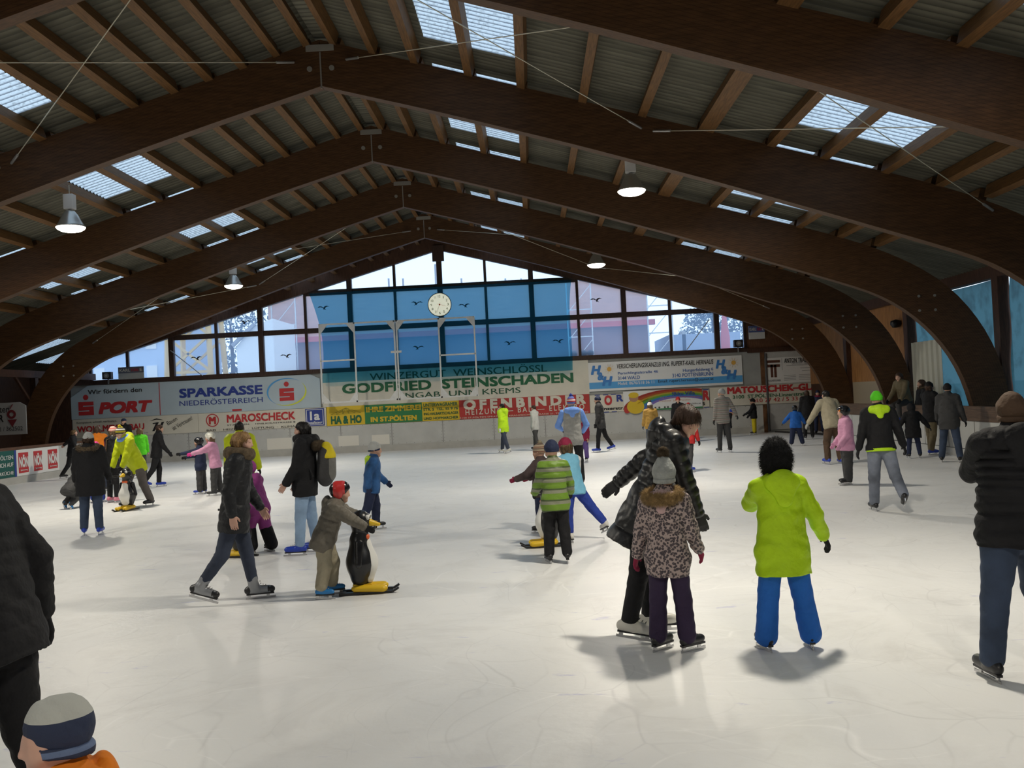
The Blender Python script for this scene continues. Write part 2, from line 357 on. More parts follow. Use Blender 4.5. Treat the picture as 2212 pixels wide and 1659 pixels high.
def half_arch(y, sgn):
    vs, fs, uv = [], [], []
    for i in range(NA):
        for (q, w) in ((LIN[i], 0.0), (LOUT[i], 1.0)):
            for yy in (y, y + TH): vs.append((RX + sgn * (q[0] + (.004 if i == 0 else 0)), yy, q[1]))
    # per ring order: in-front, in-back, out-front, out-back
    for i in range(NA - 1):
        a = 4 * i; b = a + 4
        fs += [(a, a + 2, b + 2, b), (a + 1, b + 1, b + 3, a + 3), (a, b, b + 1, a + 1), (a + 2, a + 3, b + 3, b + 2)]
    fs += [(0, 1, 3, 2), (4 * NA - 4, 4 * NA - 2, 4 * NA - 1, 4 * NA - 3)]
    me = bpy.data.meshes.new('glulam_rib'); me.from_pydata(vs, [], fs)
    bm = bmesh.new(); bm.from_mesh(me); bmesh.ops.recalc_face_normals(bm, faces=bm.faces); bm.to_mesh(me); bm.free()
    uvl = me.uv_layers.new(name='UVMap'); dep = np.linalg.norm(LOUT - LIN, axis=1)
    for lp in me.loops:
        vi = lp.vertex_index; i, k = vi // 4, vi % 4
        uvl.data[lp.index].uv = (i * .3, (dep[i] if k >= 2 else 0.0) + .02 + (.02 if k % 2 else 0))
    me.materials.append(M_GLU)
    return me
ORD = {-2: 'just in front of the camera', -1: 'nearest in view, crossing the top of the picture', 0: 'second from the camera in view', 1: 'third from the camera in view', 2: 'fourth from the camera in view', 3: 'closest to the glazed end wall'}
for k, y in enumerate(ARCH_Y):
    ar = empty('roof_arch', (RX, y, 0))
    tag(ar, kind='structure')
    for s in (-1, 1):
        o = bpy.data.objects.new('glulam_rib', half_arch(y, s)); link(o, ar); o.matrix_parent_inverse = Matrix.Translation((-RX, -y, 0))
    pl = MB().box(RX - .24, RX + .24, y - .018, y, 7.88, 7.99)
    pl.build('ridge_plate', mat('dull_zinc', (.25, .24, .22), .6, metal=.2), ar).matrix_parent_inverse = Matrix.Translation((-RX, -y, 0))
    bt = MB()
    bt.box(RX - .012, RX + .012, y - .012, y, 7.24, 7.86)
    for sx in (-.19, .19):
        for zz in (7.58,): bt.disc((RX + sx, y, zz), .045, n=12, t=.025)
    if k >= 3:
        for sx in (-1, 1):
            for (uu, zz) in ((12.0, 3.6), (12.35, 3.6), (12.0, 3.28), (12.35, 3.28)): bt.disc((RX + sx * uu, y, zz), .03, n=10, t=.02)
    bt.build('hinge_strap', mat('dull_zinc', (.25, .24, .22), .6, metal=.2), ar).matrix_parent_inverse = Matrix.Translation((-RX, -y, 0))

# ================================================================== roof sheets, purlins, skylights
PL = [.28, .80, 1.38, 1.98, 2.58, 3.28, 4.02, 4.90, 5.82, 6.9, 7.9, 8.95, 9.95, 10.9]
PR = [.28, .95, 1.66, 2.57, 3.45, 4.48, 5.48, 6.54, 7.62, 8.50, 9.50, 10.4, 11.2]
BAYS = [-8.0] + ARCH_Y + [WALL_Y + .25]
def zsheet(u): return ztop(u) + .21
for side, plist in ((-1, PL), (1, PR)):
    for u in plist:
        for b in range(len(BAYS) - 1):
            y0, y1 = BAYS[b] + (TH if b else 0), BAYS[b + 1]
            w = .26 if (side == 1 and abs(u - 6.54) < .01) else (.14 if u > 1 else .12)
            hgt = .205
            c = RX + side * u; zt = zsheet(u) - .03
            a = math.atan(.295) * side
            ca, sa = math.cos(a), math.sin(a)
            poly = []
            for (dx, dz) in ((-w / 2, -hgt), (w / 2, -hgt), (w / 2, 0), (-w / 2, 0)):
                poly.append((c + dx * ca + dz * sa, zt - dx * sa + dz * ca))
            o = MB().prism(poly, 'y', y0, y1).build('roof_purlin', M_PUR); tag(o, kind='structure')
WAVE = .152
def sheet(x_list, y0, y1, name, m, inner=True):
    """corrugated sheet: x_list of (x,z) across the slope, waves along y"""
    ny = max(2, int((y1 - y0) / WAVE * 8)); ys = np.linspace(y0, y1, ny)
    vs = []; fs = []
    for yy in ys:
        h = .024 * math.cos(2 * PI * yy / WAVE)
        for x, z in x_list: vs.append((x, yy, z + h))
    m_ = len(x_list)
    for i in range(ny - 1):
        for j in range(m_ - 1): fs.append((i * m_ + j, i * m_ + j + 1, (i + 1) * m_ + j + 1, (i + 1) * m_ + j))
    b = MB(); b.add(vs, fs)
    return b.build(name, m, smooth=True)
BANDS = {-1: [(4.27, 5.76), (8.2, 9.75)], 1: [(1.86, 3.36), (7.80, 9.48)]}
UE = 12.1
def xz(side, u): return (RX + side * u, zsheet(u))
bay_names = {2: 'the first bay under the top of the picture', 3: 'the bay between the first and second full arch', 4: 'the bay between the second and third full arch', 5: 'the bay between the third and fourth full arch', 6: 'the bay between the fourth full arch and the last', 7: 'the last bay before the end wall', 0: 'the rear bay behind the camera', 1: 'the bay over the camera'}
for side in (-1, 1):
    us = [0.0] + [q for b in BANDS[side] for q in b] + [UE]
    for i in range(0, len(us) - 1, 2):
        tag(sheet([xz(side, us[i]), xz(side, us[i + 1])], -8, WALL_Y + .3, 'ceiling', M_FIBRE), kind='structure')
    for bi, (u0, u1) in enumerate(BANDS[side]):
        sp = [-8.0]
        for y in ARCH_Y: sp += [y - .75, y + .5]
        sp += [WALL_Y + .3]
        for q in range(len(sp) - 1):
            if q % 2 == 0:
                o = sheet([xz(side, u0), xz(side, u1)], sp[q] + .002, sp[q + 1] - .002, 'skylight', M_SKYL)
                tag(o, 'translucent skylight strip %s the %s roof slope, bay %d from the end wall' % (('low on', 'high on')[bi == 0], ('left', 'right')[side > 0], 9 - q // 2), 'skylight', 'translucent skylight strips in the roof')
            else:
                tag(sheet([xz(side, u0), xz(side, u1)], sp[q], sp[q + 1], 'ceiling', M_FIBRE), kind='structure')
# left lean-to roof with its own skylight strips
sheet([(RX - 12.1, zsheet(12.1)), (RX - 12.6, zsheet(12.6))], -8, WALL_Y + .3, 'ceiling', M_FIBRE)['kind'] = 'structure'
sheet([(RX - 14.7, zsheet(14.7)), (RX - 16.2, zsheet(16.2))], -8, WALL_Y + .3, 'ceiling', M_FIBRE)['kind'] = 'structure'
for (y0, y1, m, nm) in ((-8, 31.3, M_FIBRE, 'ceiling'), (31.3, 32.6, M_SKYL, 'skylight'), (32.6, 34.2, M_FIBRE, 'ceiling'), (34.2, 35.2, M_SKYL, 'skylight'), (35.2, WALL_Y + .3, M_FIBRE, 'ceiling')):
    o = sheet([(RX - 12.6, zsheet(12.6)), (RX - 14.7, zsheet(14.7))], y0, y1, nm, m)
    if nm == 'ceiling': tag(o, kind='structure')
    else: tag(o, 'small translucent skylight in the low side roof %s' % ('beside the last arch' if y0 < 33 else 'in the corner by the end wall'), 'skylight', 'small skylights of the low side roof')
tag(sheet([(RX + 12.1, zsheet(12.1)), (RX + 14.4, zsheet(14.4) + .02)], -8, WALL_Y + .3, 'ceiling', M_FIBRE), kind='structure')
tag(MB().box(RX - .12, RX + .12, -8, WALL_Y + .3, 8.16, 8.24).build('trim_ridge', M_FIBRE), kind='structure')

# ================================================================== bracing cables
def cable(y0, u0, y1, u1, dz, label):
    def pt(y, u): return (RX + u, y, ztop(abs(u)) - dz - .12)
    a, b = np.array(pt(y0, u0)), np.array(pt(y1, u1))
    c = MB(); c.tube([a, b], .008, 6)
    o = c.build('bracing_cable', M_CABLE); tag(o, label, 'cable', 'roof bracing cables')
    t = MB()
    for e, d in ((a, b - a), (b, a - b)):
        d = d / np.linalg.norm(d); t.tube([e, e + d * .35], .022, 8)
    t.build('turnbuckle', M_STEEL, o)
Y1, Y0, Y3, Y4 = ARCH_Y[4], ARCH_Y[3], ARCH_Y[6], ARCH_Y[7]
for s, nm in ((-1, 'left'), (1, 'right')):
    cable(Y1 - .02, s * .45, Y0 + TH, s * 5.4, .12, 'steel bracing cable from the ridge of the first full arch towards the camera, %s slope' % nm)
    cable(Y0 + TH, s * .45, Y1 - .02, s * 5.4, .12, 'steel bracing cable running down to the middle of the first full arch, %s slope' % nm)
    cable(Y1 - .02, s * 5.6, Y0 + TH, s * 11.0, .12, 'steel bracing cable from the middle of the first full arch to the eaves, %s slope' % nm)
    cable(Y0 + TH, s * 5.6, Y1 - .02, s * 11.2, .12, 'steel bracing cable running down to the foot of the first full arch, %s slope' % nm)
    cable(Y4 - .02, s * .45, Y3 + TH, s * 5.4, .3, 'steel bracing cable from the ridge of the last arch, %s slope' % nm)
    cable(Y3 + TH, s * .45, Y4 - .02, s * 5.6, .3, 'steel bracing cable ending at the middle of the last arch, %s slope' % nm)
    cable(Y4 - .02, s * 5.7, Y3 + TH, s * 11.0, .3, 'steel bracing cable from the middle of the last arch to the eaves, %s slope' % nm)
    cable(Y3 + TH, s * 5.7, Y4 - .02, s * 11.3, .3, 'steel bracing cable running down to the foot of the last arch, %s slope' % nm)

# ================================================================== end wall with glazed gable
WX0, WX1 = -19.0, 12.6
SILL = 3.27
def rafter(x): return 7.6 - .27 * abs(x - RX)
wl = MB(); wl.box(WX0, WX1, WALL_Y, WALL_Y + .25, -.1, 3.1)
tag(wl.build('wall_end', M_GREYW), kind='structure')
tag(MB().box(-19.0, -17.8, WALL_Y - .06, WALL_Y, .24, 3.1).build('wall_end_corner', M_DARKW), kind='structure')
tag(MB().box(-19.0, 8.3, WALL_Y - .10, WALL_Y + .2, 3.1, SILL).build('window_sill', M_MULL), kind='structure')
# solid gable pieces beside and above the glazing
g = MB(); g.prism([(8.22, 3.1), (WX1, 3.1), (WX1, 3.5), (WX1, zsheet(abs(WX1 - RX)) - .1), (8.22, rafter(8.22) + .1)], 'y', WALL_Y, WALL_Y + .12)
tag(g.build('wall_gable_panel', mat_wood('brown_panelling', (.16, .075, .04), lam=0, grain=(8, 1, 1))), kind='structure')
g = MB(); g.prism([(-19.0, SILL), (-17.1, SILL), (-17.1, rafter(-17.1)), (-19.0, rafter(-19.0))], 'y', WALL_Y, WALL_Y + .12); tag(g.build('wall_gable_corner', M_DARKW), kind='structure')
g = MB()
for s in (-1, 1):
    xe = RX + s * 15.8
    g.prism([(RX, 7.6), (xe, rafter(xe)), (xe, rafter(xe) + .55), (RX, 8.2)], 'y', WALL_Y - .12, WALL_Y + .14)
tag(g.build('trim_gable_rafter', M_DARKW), kind='structure')
win = empty('window_1', (RX, WALL_Y, SILL)); tag(win, kind='structure')
WI = Matrix.Translation((-RX, -WALL_Y, -SILL))
def wpart(mb, name, m): o = mb.build(name, m, win); o.matrix_parent_inverse = WI; return o
MX = [-17.0] + [RX + 1.745 * k for k in range(-7, 7)] + [8.2]
for i, x in enumerate(MX):
    main = (round((x - RX) / 1.745) % 2 == 0) if 0 < i < len(MX) - 1 else False
    w = .19 if main else .10
    if abs(x - RX) < .01: w = .2
    b = MB(); b.box(x - w / 2, x + w / 2, WALL_Y - (.1 if main else .03), WALL_Y + .1, SILL, rafter(x) + .1)
    wpart(b, 'mullion', M_MULL)
for z, wd in ((4.755, .19), (6.2, .2)):
    xm = min(11.6, (7.6 - z) / .27)
    xa, xb = max(-17.0, RX - xm), min(8.2, RX + xm)
    wpart(MB().box(xa, xb, WALL_Y - .02, WALL_Y + .09, z - wd / 2, z + wd / 2), 'transom', M_MULL)
rows = [SILL, 4.755, 6.2, 9]
for i in range(len(MX) - 1):
    x0, x1 = MX[i], MX[i + 1]
    for r in range(3):
        z0, z1 = rows[r], rows[r + 1]
        if max(rafter(x0), rafter(x1)) <= z0 + .05: continue
        # polygon clipped by rafter line
        pts = [(x0, z0), (x1, z0)]
        def top(x): return min(z1, max(z0, rafter(x) + .06))
        xs = [x1, x0]
        tp = []
        N = 6
        for t in range(N + 1):
            x = x1 + (x0 - x1) * t / N; tp.append((x, top(x)))
        poly = pts + [q for q in tp if True]
        b = MB(); b.add([(p[0], WALL_Y + .05, p[1]) for p in poly], [tuple(range(len(poly)))])
        wpart(b, 'pane', M_PANE)
hang = MB(); hang.box(RX - .22, RX + .22, WALL_Y - .22, WALL_Y - .1, 7.15, 7.75)
wpart(hang, 'ridge_bracket', M_MULL)
rod = MB()
rod.tube([on_y(368, 757, WALL_Y - .14), on_y(438, 812, WALL_Y - .14)], .02, 6); rod.tube([on_y(1532, 690, WALL_Y - .14), on_y(1484, 755, WALL_Y - .14)], .02, 6)
wpart(rod, 'brace_rod', M_STEEL)

# lower end wall: white boards, kick strip, seams
b = MB(); b.box(-17.8, 8.75, WALL_Y - .05, WALL_Y, .24, 1.06)
tag(b.build('wall_end_boards', M_WHITEB), kind='structure')
tag(MB().box(-17.9, 8.75, WALL_Y - .08, WALL_Y, 0, .24).build('baseboard_end', M_KICK), kind='structure')
b = MB(); rv = MB()
x = -17.2; k = 0
while x < 8.6:
    b.box(x - .008, x + .008, WALL_Y - .054, WALL_Y - .04, .24, 1.06)
    for zz in np.arange(.3, 1.05, .12): rv.disc((x + .05, WALL_Y - .05, zz), .012, n=6, t=.004); rv.disc((x - .05, WALL_Y - .05, zz), .012, n=6, t=.004)
    for xx in np.arange(x + .25, x + 1.95, .3):
        for zz in (.28, 1.02): rv.disc((xx, WALL_Y - .05, zz), .012, n=6, t=.004)
    x += 1.96
tag(b.build('trim_board_seams', M_SEAM), kind='structure'); tag(rv.build('trim_board_rivets', M_RIVET), kind='structure')
M_PATCH = mat('pale_repair_sheet', (.76, .73, .66), .5)
for (p0, p1, lb) in (((732, 966), (775, 940), 'pale rectangular repair sheet on the white end boards below the yellow sign'), ((804, 961), (841, 938), 'pale rectangular repair sheet on the white end boards below the green sign'), ((578, 976), (630, 945), 'pale repair sheet on the white end boards by the blue tradesman plaque')):
    a, c = on_y(*p0, WALL_Y - .05), on_y(*p1, WALL_Y - .05)
    o = MB().box(a[0], c[0], WALL_Y - .058, WALL_Y - .05, max(.27, a[2]), min(.98, c[2])).build('repair_sheet', M_PATCH); tag(o, lb, 'panel')

# right-hand corner panels of the end wall
tag(MB().box(8.72, 8.86, WALL_Y - .09, WALL_Y, 0, 3.1).build('trim_corner_post', mat_wood('brown_post', (.17, .08, .035), lam=0)), kind='structure')
tag(MB().box(8.9, 12.5, WALL_Y - .06, WALL_Y, .1, 3.05).build('wall_corner_panel', mat('pale_grey_panel', (.5, .5, .49), .6, var=.05)), kind='structure')
tag(MB().box(8.25, 12.5, WALL_Y - .12, WALL_Y, 3.05, 3.22).build('trim_corner_rail', M_DARKW), kind='structure')
a, c = on_z(1645, 932), on_z(1792, 940)
st = MB(); st.bar((9.2, 36.1, .02), (c[0], c[1], .02), .25, .04); tag(st.build('trim_threshold', M_BLACK), kind='structure')
pp = on_y(1655, 800, WALL_Y - .09)
tag(MB().tube([(pp[0], WALL_Y - .1, .05), (pp[0], WALL_Y - .1, 3.0)], .045, 10).build('trim_drain_pipe', mat('dark_pipe', (.08, .08, .085), .5)), kind='structure')

# ================================================================== left boards and wall
LB = -15.22
tag(MB().box(LB - .12, LB, -8, WALL_Y - .1, .2, 1.0).build('wall_left_boards', M_WHITEB), kind='structure')
tag(MB().box(LB - .12, LB + .03, -8, WALL_Y - .1, 0, .2).build('baseboard_left', M_KICK), kind='structure')
tag(MB().box(LB - .16, LB + .02, -8, WALL_Y - .1, 1.0, 1.08).build('trim_left_rail', mat_wood('rail_brown', (.12, .06, .035), lam=0, grain=(6, .6, 6))), kind='structure')
tag(MB().box(-19.2, -19.0, -8, WALL_Y + .2, -.1, 4.3).build('wall_left', M_DARKW), kind='structure')
tag(MB().box(-19.2, 14.0, -8.2, -8, -.1, 8.3).build('wall_rear', M_DARKW), kind='structure')
for (x, z) in ((-16.9, 3.4),):
    tag(MB().box(x - .1, x + .1, -8, WALL_Y, z - .12, z + .12).build('trim_left_eave_beam', M_DARKW), kind='structure')
# knee braces and posts at the left eaves
for y in ARCH_Y[5:]:
    b = MB(); b.box(-17.0, -16.8, y + .3, y + .5, -.1, 3.3); b.bar((-16.9, y + .4, 2.2), (-16.9, y - .8, 3.3), .08, .08); b.bar((-17.4, y - 1.2, 2.0), (-17.4, y - 1.2, 3.5), .07, .07)
    tag(b.build('trim_left_post', M_DARKW), kind='structure')

# ================================================================== right boards, posts, sheeting
RB = 9.45
rbw = MB().box(RB, RB + .12, -8, 30.2, .19, .80); tag(rbw.build('wall_right_boards', M_WHITEB), kind='structure')
tag(MB().box(RB - .012, RB + .12, -8, 30.2, 0, .175).build('baseboard_right', M_WHITEB), kind='structure')
tag(MB().box(RB + .01, RB + .12, -8, 30.2, .175, .19).build('trim_right_gap', M_BLACK), kind='structure')
tag(MB().box(RB - .02, RB + .16, -8, 30.2, .80, 1.12).build('trim_right_rail', mat_wood('handrail_brown', (.12, .075, .05), lam=0, grain=(6, .5, 6))), kind='structure')
b = MB()
y = 5.0
while y < 30: b.box(RB - .004, RB, y - .008, y + .008, .19, .80); y += 1.3
tag(b.build('trim_right_seams', M_SEAM), kind='structure')
XO = 10.55
tag(MB().box(XO - .12, XO + .12, -8, WALL_Y, 3.95, 4.25).build('trim_right_eave_beam', M_DARKW), kind='structure')
for y in ARCH_Y:
    tag(MB().box(XO - .13, XO + .13, y + .02, y + .3, -.1, 3.98).build('trim_right_post', M_DARKW), kind='structure')
b = MB(); b.prism([(XO - .35, 4.25), (XO + 3.6, 4.25), (XO + 3.6, 3.8)], 'y', -8, -7.9)
# sheeting per bay
def bulge_sheet(y0, y1, z0, z1, m, name, amp=.12, x=XO + .1):
    ny, nz = 28, 20; vs = []; fs = []
    for i in range(ny + 1):
        for j in range(nz + 1):
            t, w = i / ny, j / nz
            dx = amp * (math.sin(PI * t) * math.sin(PI * w) + .25 * math.sin(9 * t + 5 * w) + .15 * math.sin(17 * w - 4 * t))
            vs.append((x + dx, y0 + (y1 - y0) * t, z0 + (z1 - z0) * w))
    for i in range(ny):
        for j in range(nz): fs.append((i * (nz + 1) + j, (i + 1) * (nz + 1) + j, (i + 1) * (nz + 1) + j + 1, i * (nz + 1) + j + 1))
    return MB().add(vs, fs).build(name, m, smooth=True)
A = ARCH_Y
tag(bulge_sheet(A[5] + .3, A[6], -.1, 3.94, M_SIDE, 'side_sheeting'), 'blue translucent sheeting hung in the open side behind the skaters at the boards', 'tarpaulin', 'blue side sheeting')
tag(bulge_sheet(A[4] + .3, A[5], -.1, 3.94, M_SIDE, 'side_sheeting'), 'blue translucent sheeting hung in the open side bay closest to the camera', 'tarpaulin', 'blue side sheeting')
tag(bulge_sheet(A[3] + .3, A[4], -.1, 3.94, M_SIDE, 'side_sheeting', amp=.05), 'blue translucent sheeting at the edge of the picture behind the man in the quilted vest', 'tarpaulin', 'blue side sheeting')
tag(MB().box(XO + .02, XO + .1, -8, A[3] + .3, -.1, 4.0).build('wall_right_rear', M_DARKW), kind='structure')
tag(MB().box(XO + .02, XO + .1, A[6] + .3, WALL_Y, 1.75, 4.0).build('wall_right_plywood', M_PLY), kind='structure')
tag(MB().box(XO + .02, XO + .1, A[6] + .3, A[7], -.1, 1.75).build('wall_right_lower', mat('beige_panel', (.34, .28, .2), .7)), kind='structure')
tag(MB().box(XO + .02, XO + .1, A[7], WALL_Y, -.1, 1.75).build('wall_right_corner', M_DARKW), kind='structure')
# white ribbed panel leaning inside the sheeting
rp = MB(); yy0, yy1 = 24.3, 26.2
N = 60
vs = []; fs = []
for i in range(N + 1):
    y = yy0 + (yy1 - yy0) * i / N; dx = .05 * (1 if (i // 5) % 2 else 0)
    vs += [(XO - .12 + dx, y, -.02), (XO - .12 + dx, y, 2.75)]
for i in range(N): fs.append((2 * i, 2 * i + 2, 2 * i + 3, 2 * i + 1))
o = rp.add(vs, fs).build('ribbed_panel', mat('pale_ribbed_metal', (.55, .56, .5), .5))
sm = o.modifiers.new('solid', 'SOLIDIFY'); sm.thickness = .01
tag(o, 'pale ribbed metal panel standing behind the boards below the blue sheeting', 'panel')
fl = MB(); pq = on_x(1943, 700, XO); fl.lathe([(0, .0), (.1, .01), (.16, .1), (.14, .2), (0, .24)], (XO - .1, pq[1], pq[2] - .1), 14)
tag(fl.build('floodlight', M_BLACK, smooth=True), 'small dark floodlight fixed to the orange plywood side wall', 'lamp')
# ================================================================== signs on the end wall
SY = WALL_Y - .07          # front of the sign boards
_FC = {}
def text_mesh(s, bold=0.0, shear=0.0, space=1.0):
    c = bpy.data.curves.new('t', 'FONT'); c.body = s; c.size = 10.0; c.offset = bold * 10; c.shear = shear; c.space_character = space; c.extrude = 0; c.resolution_u = 3
    o = bpy.data.objects.new('t', c); COL.objects.link(o)
    bpy.context.view_layer.update()
    me = bpy.data.meshes.new_from_object(o.evaluated_get(bpy.context.evaluated_depsgraph_get()))
    bpy.data.objects.remove(o); bpy.data.curves.remove(c)
    me.transform(Matrix.Diagonal((1, 1, 1, 1)))
    return me
def lettering(s, x0, z0, x1, z1, m, parent, y=None, bold=0.0, shear=0.0, space=1.0, rot=0.0, fit_h=True, lift=.012, frame=None):
    """text filling the box (x0,z0)-(x1,z1) on the plane y (facing -y); bold strokes are built from shifted layers"""
    me0 = text_mesh(s, 0.0, shear, space)
    v = np.empty(len(me0.vertices) * 3); me0.vertices.foreach_get('co', v); v = v.reshape(-1, 3); F0 = [tuple(p.vertices) for p in me0.polygons]
    bpy.data.meshes.remove(me0)
    mn, mx = v.min(0), v.max(0); bb = bold * 10
    sh = [(0, 0)] if bold < .004 else ([(-bb, 0), (0, 0), (bb, 0)] if bold < .012 else [(-bb, -bb), (bb, -bb), (-bb, bb), (bb, bb), (0, 0), (-bb, 0), (bb, 0)])
    W_, F_ = [], []
    sx = (x1 - x0) / (mx[0] - mn[0] + 2 * bb); sz = (z1 - z0) / (mx[1] - mn[1] + (2 * bb if len(sh) > 3 else 0))
    yy0 = SY if y is None else y
    for i, (dx, dz) in enumerate(sh):
        q = (v - mn + [bb + dx, (bb if len(sh) > 3 else 0) + dz, 0]) * [sx, sz, 1]
        if rot:
            c_, s_ = math.cos(rot), math.sin(rot); q[:, :2] = np.stack([q[:, 0] * c_ - q[:, 1] * s_, q[:, 0] * s_ + q[:, 1] * c_], 1)
        li = lift + .0007 * i
        w = np.stack([x0 + q[:, 0], np.full(len(q), yy0 - li), z0 + q[:, 1]], 1) if frame is None else frame(x0 + q[:, 0], z0 + q[:, 1], li)
        F_ += [tuple(k + len(v) * i for k in f) for f in F0]; W_.append(w)
    me = bpy.data.meshes.new('lettering'); me.from_pydata(np.concatenate(W_).tolist(), [], F_)
    me.materials.append(m); o = bpy.data.objects.new('lettering', me); return link(o, parent)
def wp(px, py, y=None): p = on_y(px, py, SY if y is None else y); return p[0], p[2]
def letpx(s, lb, rt, m, parent, **k):
    y = k.get('y', SY)
    x0, z0 = wp(*lb, y); x1, z1 = wp(*rt, y); return lettering(s, x0, z0, x1, z1, m, parent, **k)
def board(name, x0, x1, z0, z1, m, label, cat='sign', y=None, t=.03, group=None):
    y = SY if y is None else y
    o = MB().box(x0, x1, y, y + t, z0, z1).build(name, m); tag(o, label, cat, group); return o
def mark(mb, name, m, parent): return mb.build(name, m, parent)
def poly_px(pts, y=None, lift=.012):
    y = SY if y is None else y
    b = MB(); q = [wp(*p, y) for p in pts]
    b.prism(q, 'y', y - lift, y - lift + .004); return b
def bank_s(cx, z0, z1, w, parent, m=None):
    """the savings bank letter: S of two blocks with a dot above"""
    m = m or M_RED; h = z1 - z0; x0, x1 = cx - w / 2, cx + w / 2; t = h * .28; y0, y1 = SY - .014, SY - .008; b = MB(); g = h * .08
    zA, zB, zC, zD = z0 + t, z0 + h * .5 - t * .5, z0 + h * .5 + t * .5, z1 - t
    b.box(x0, x1, y0, y1, zD, z1); b.box(x0, x0 + w * .3, y0, y1, zC, zD); b.box(x0, x1, y0, y1, zB, zC); b.box(x1 - w * .3, x1, y0, y1, zA, zB); b.box(x0, x1, y0, y1, z0, zA)
    b.disc((cx, SY - .008, z1 + h * .33), h * .2, n=24, t=.006)
    return b.build('emblem', m, parent)
# --- upper row
xl, xm = wp(345, 860)[0], wp(692, 850)[0]
s1 = MB().prism([(-17.78, 1.80), (xl - .012, 1.80), (xl - .012, 3.08), (-17.1, 3.08), (-17.78, 2.65)], 'y', SY, SY + .03).build('sign_board', M_SIGNB)
tag(s1, 'pale blue sign with black and red lettering about promoting sport', 'sign')
letpx('Wir fördern den', (190, 852), (306.5, 836.5), M_INK, s1, bold=.012)
q0, q1 = wp(187, 897), wp(187, 868); bank_s(q0[0], q0[1], q1[1], wp(203.7, 880)[0] - wp(171, 880)[0], s1)
letpx('PORT', (213.4, 895), (329, 863.6), M_RED, s1, bold=.05, shear=.22)
s2 = MB().prism([(xl + .012, 1.80), (xm, 1.80), (xm, 2.9), (xm - .35, 3.08), (xl + .012, 3.08)], 'y', SY, SY + .03).build('sign_board', M_SIGNB)
tag(s2, 'pale blue bank sign with navy lettering and a blue and yellow ring emblem', 'sign')
mark(MB().box(xl - .012, xl + .012, SY - .012, SY + .02, 1.82, 3.06), 'divider_strip', M_RED, s2)
letpx('SPARKASSE', (387.8, 860), (566.8, 831), M_NAVY, s2, bold=.035)
letpx('NIEDERÖSTERREICH', (388, 877.5), (567.4, 855), M_NAVY, s2, bold=.006)
ex, ez = wp(619.3, 846.5); rx = (wp(662, 846)[0] - wp(576, 846)[0]) / 2; rz = .53
def crescent(a0, a1, m, nm):
    b = MB(); n = 40; vs = []; fs = []
    for i in range(n + 1):
        a = a0 + (a1 - a0) * i / n; w = .09 * math.sin(PI * i / n) + .004
        for k in (0, 1):
            q = 1 - w * k; vs.append((ex + rx * q * math.cos(a), SY - .012, ez + rz * q * math.sin(a)))
    for i in range(n): fs.append((2 * i, 2 * i + 1, 2 * i + 3, 2 * i + 2))
    b.add(vs, fs).build(nm, m, s2)
crescent(math.radians(50), math.radians(235), M_LBLUE, 'ring_arc'); crescent(math.radians(-125), math.radians(40), M_YGRN, 'ring_arc')
bank_s(ex, ez - .34, ez + .14, .56, s2)
# wine estate sign
wx0, wx1 = wp(695, 830)[0], wp(1271, 800)[0]
s3 = board('sign_board', wx0 + .02, wx1, 1.80, 3.10, M_CREAM, 'large cream wine estate sign with bold green lettering below the clock')
letpx('WINZERGUT  WEINSCHLÖSSL', (799, 822), (1181, 784), mat('sign_dark_green', (.02, .10, .05), .5), s3, bold=.01)
letpx('GODFRIED  STEINSCHADEN', (739.6, 851), (1238, 804.7), M_GRN, s3, bold=.035)
letpx('ENGABRUNN KREMS', (862, 861.5), (1124, 836.5), mat('sign_dark_green', (.02, .10, .05), .5), s3, bold=.006)
# --- lower row
b0, b1 = wp(428, 910)[0], wp(705, 905)[0]
s4 = board('sign_board', -17.75, b0, 1.07, 1.79, M_CREAM, 'cream builder sign with red lettering and a slanted double T emblem')
letpx('Kompetent, schnell, verlässlich', (166, 917), (251.4, 907), M_INK, s4)
letpx('WOHLMEYER BAU', (167.5, 935), (311.7, 914), M_RED, s4, bold=.03)
letpx('Tel. 02742 / 72 08', (255, 939), (320, 933), M_GREYT, s4)
e = poly_px([(323.5, 909.5), (338, 903.7), (353.7, 907.5), (338, 906.5)]); e.v += []
for pts in ([(329, 931.5), (334, 931.5), (343.5, 912), (338, 912.2)], [(340.5, 930.5), (346, 930.3), (355, 911), (349.5, 911.3)], [(330, 914), (338, 912.5), (338, 915), (330, 916)]):
    k = poly_px(pts); e.add(k.v, k.f)
mark(e, 'emblem', M_INK, s4)
for s_, lb, ln, h in (('Bauen', (363.5, 919), (381, 903), .16), ('ist Vertrauen!', (375.5, 930), (414.5, 902), .17)):
    x0, z0 = wp(*lb); x1, z1 = wp(*ln)
    L = math.hypot(x1 - x0, z1 - z0); lettering(s_, x0, z0, x0 + L, z0 + h, M_INK, s4, rot=math.radians(27))
s5 = board('sign_board', b0 + .01, b1, 1.07, 1.79, M_CREAM, 'cream plumber sign with red lettering and a ringed letter M')
cx, cz = wp(459, 908); rr = wp(473, 908)[0] - cx
mark(MB().disc((cx, SY - .006, cz), rr, n=36, t=.006, r_in=rr * .86), 'emblem_ring', M_RED, s5)
lettering('M', cx - rr * .55, cz - rr * .6, cx + rr * .55, cz + rr * .55, M_RED, s5, bold=.05)
letpx('MAROSCHECK', (490.5, 913.4), (637.4, 888.5), M_RED, s5, bold=.03)
a, c = wp(502, 888), wp(522, 882.5); mark(MB().box(a[0], c[0], SY - .012, SY - .004, a[1], c[1] - .01), 'accent_bar', M_RED, s5)
letpx('ST.PÖLTEN,    HNILICKASTRASSE 8', (491, 920.5), (638, 909), M_INK, s5, bold=.006)
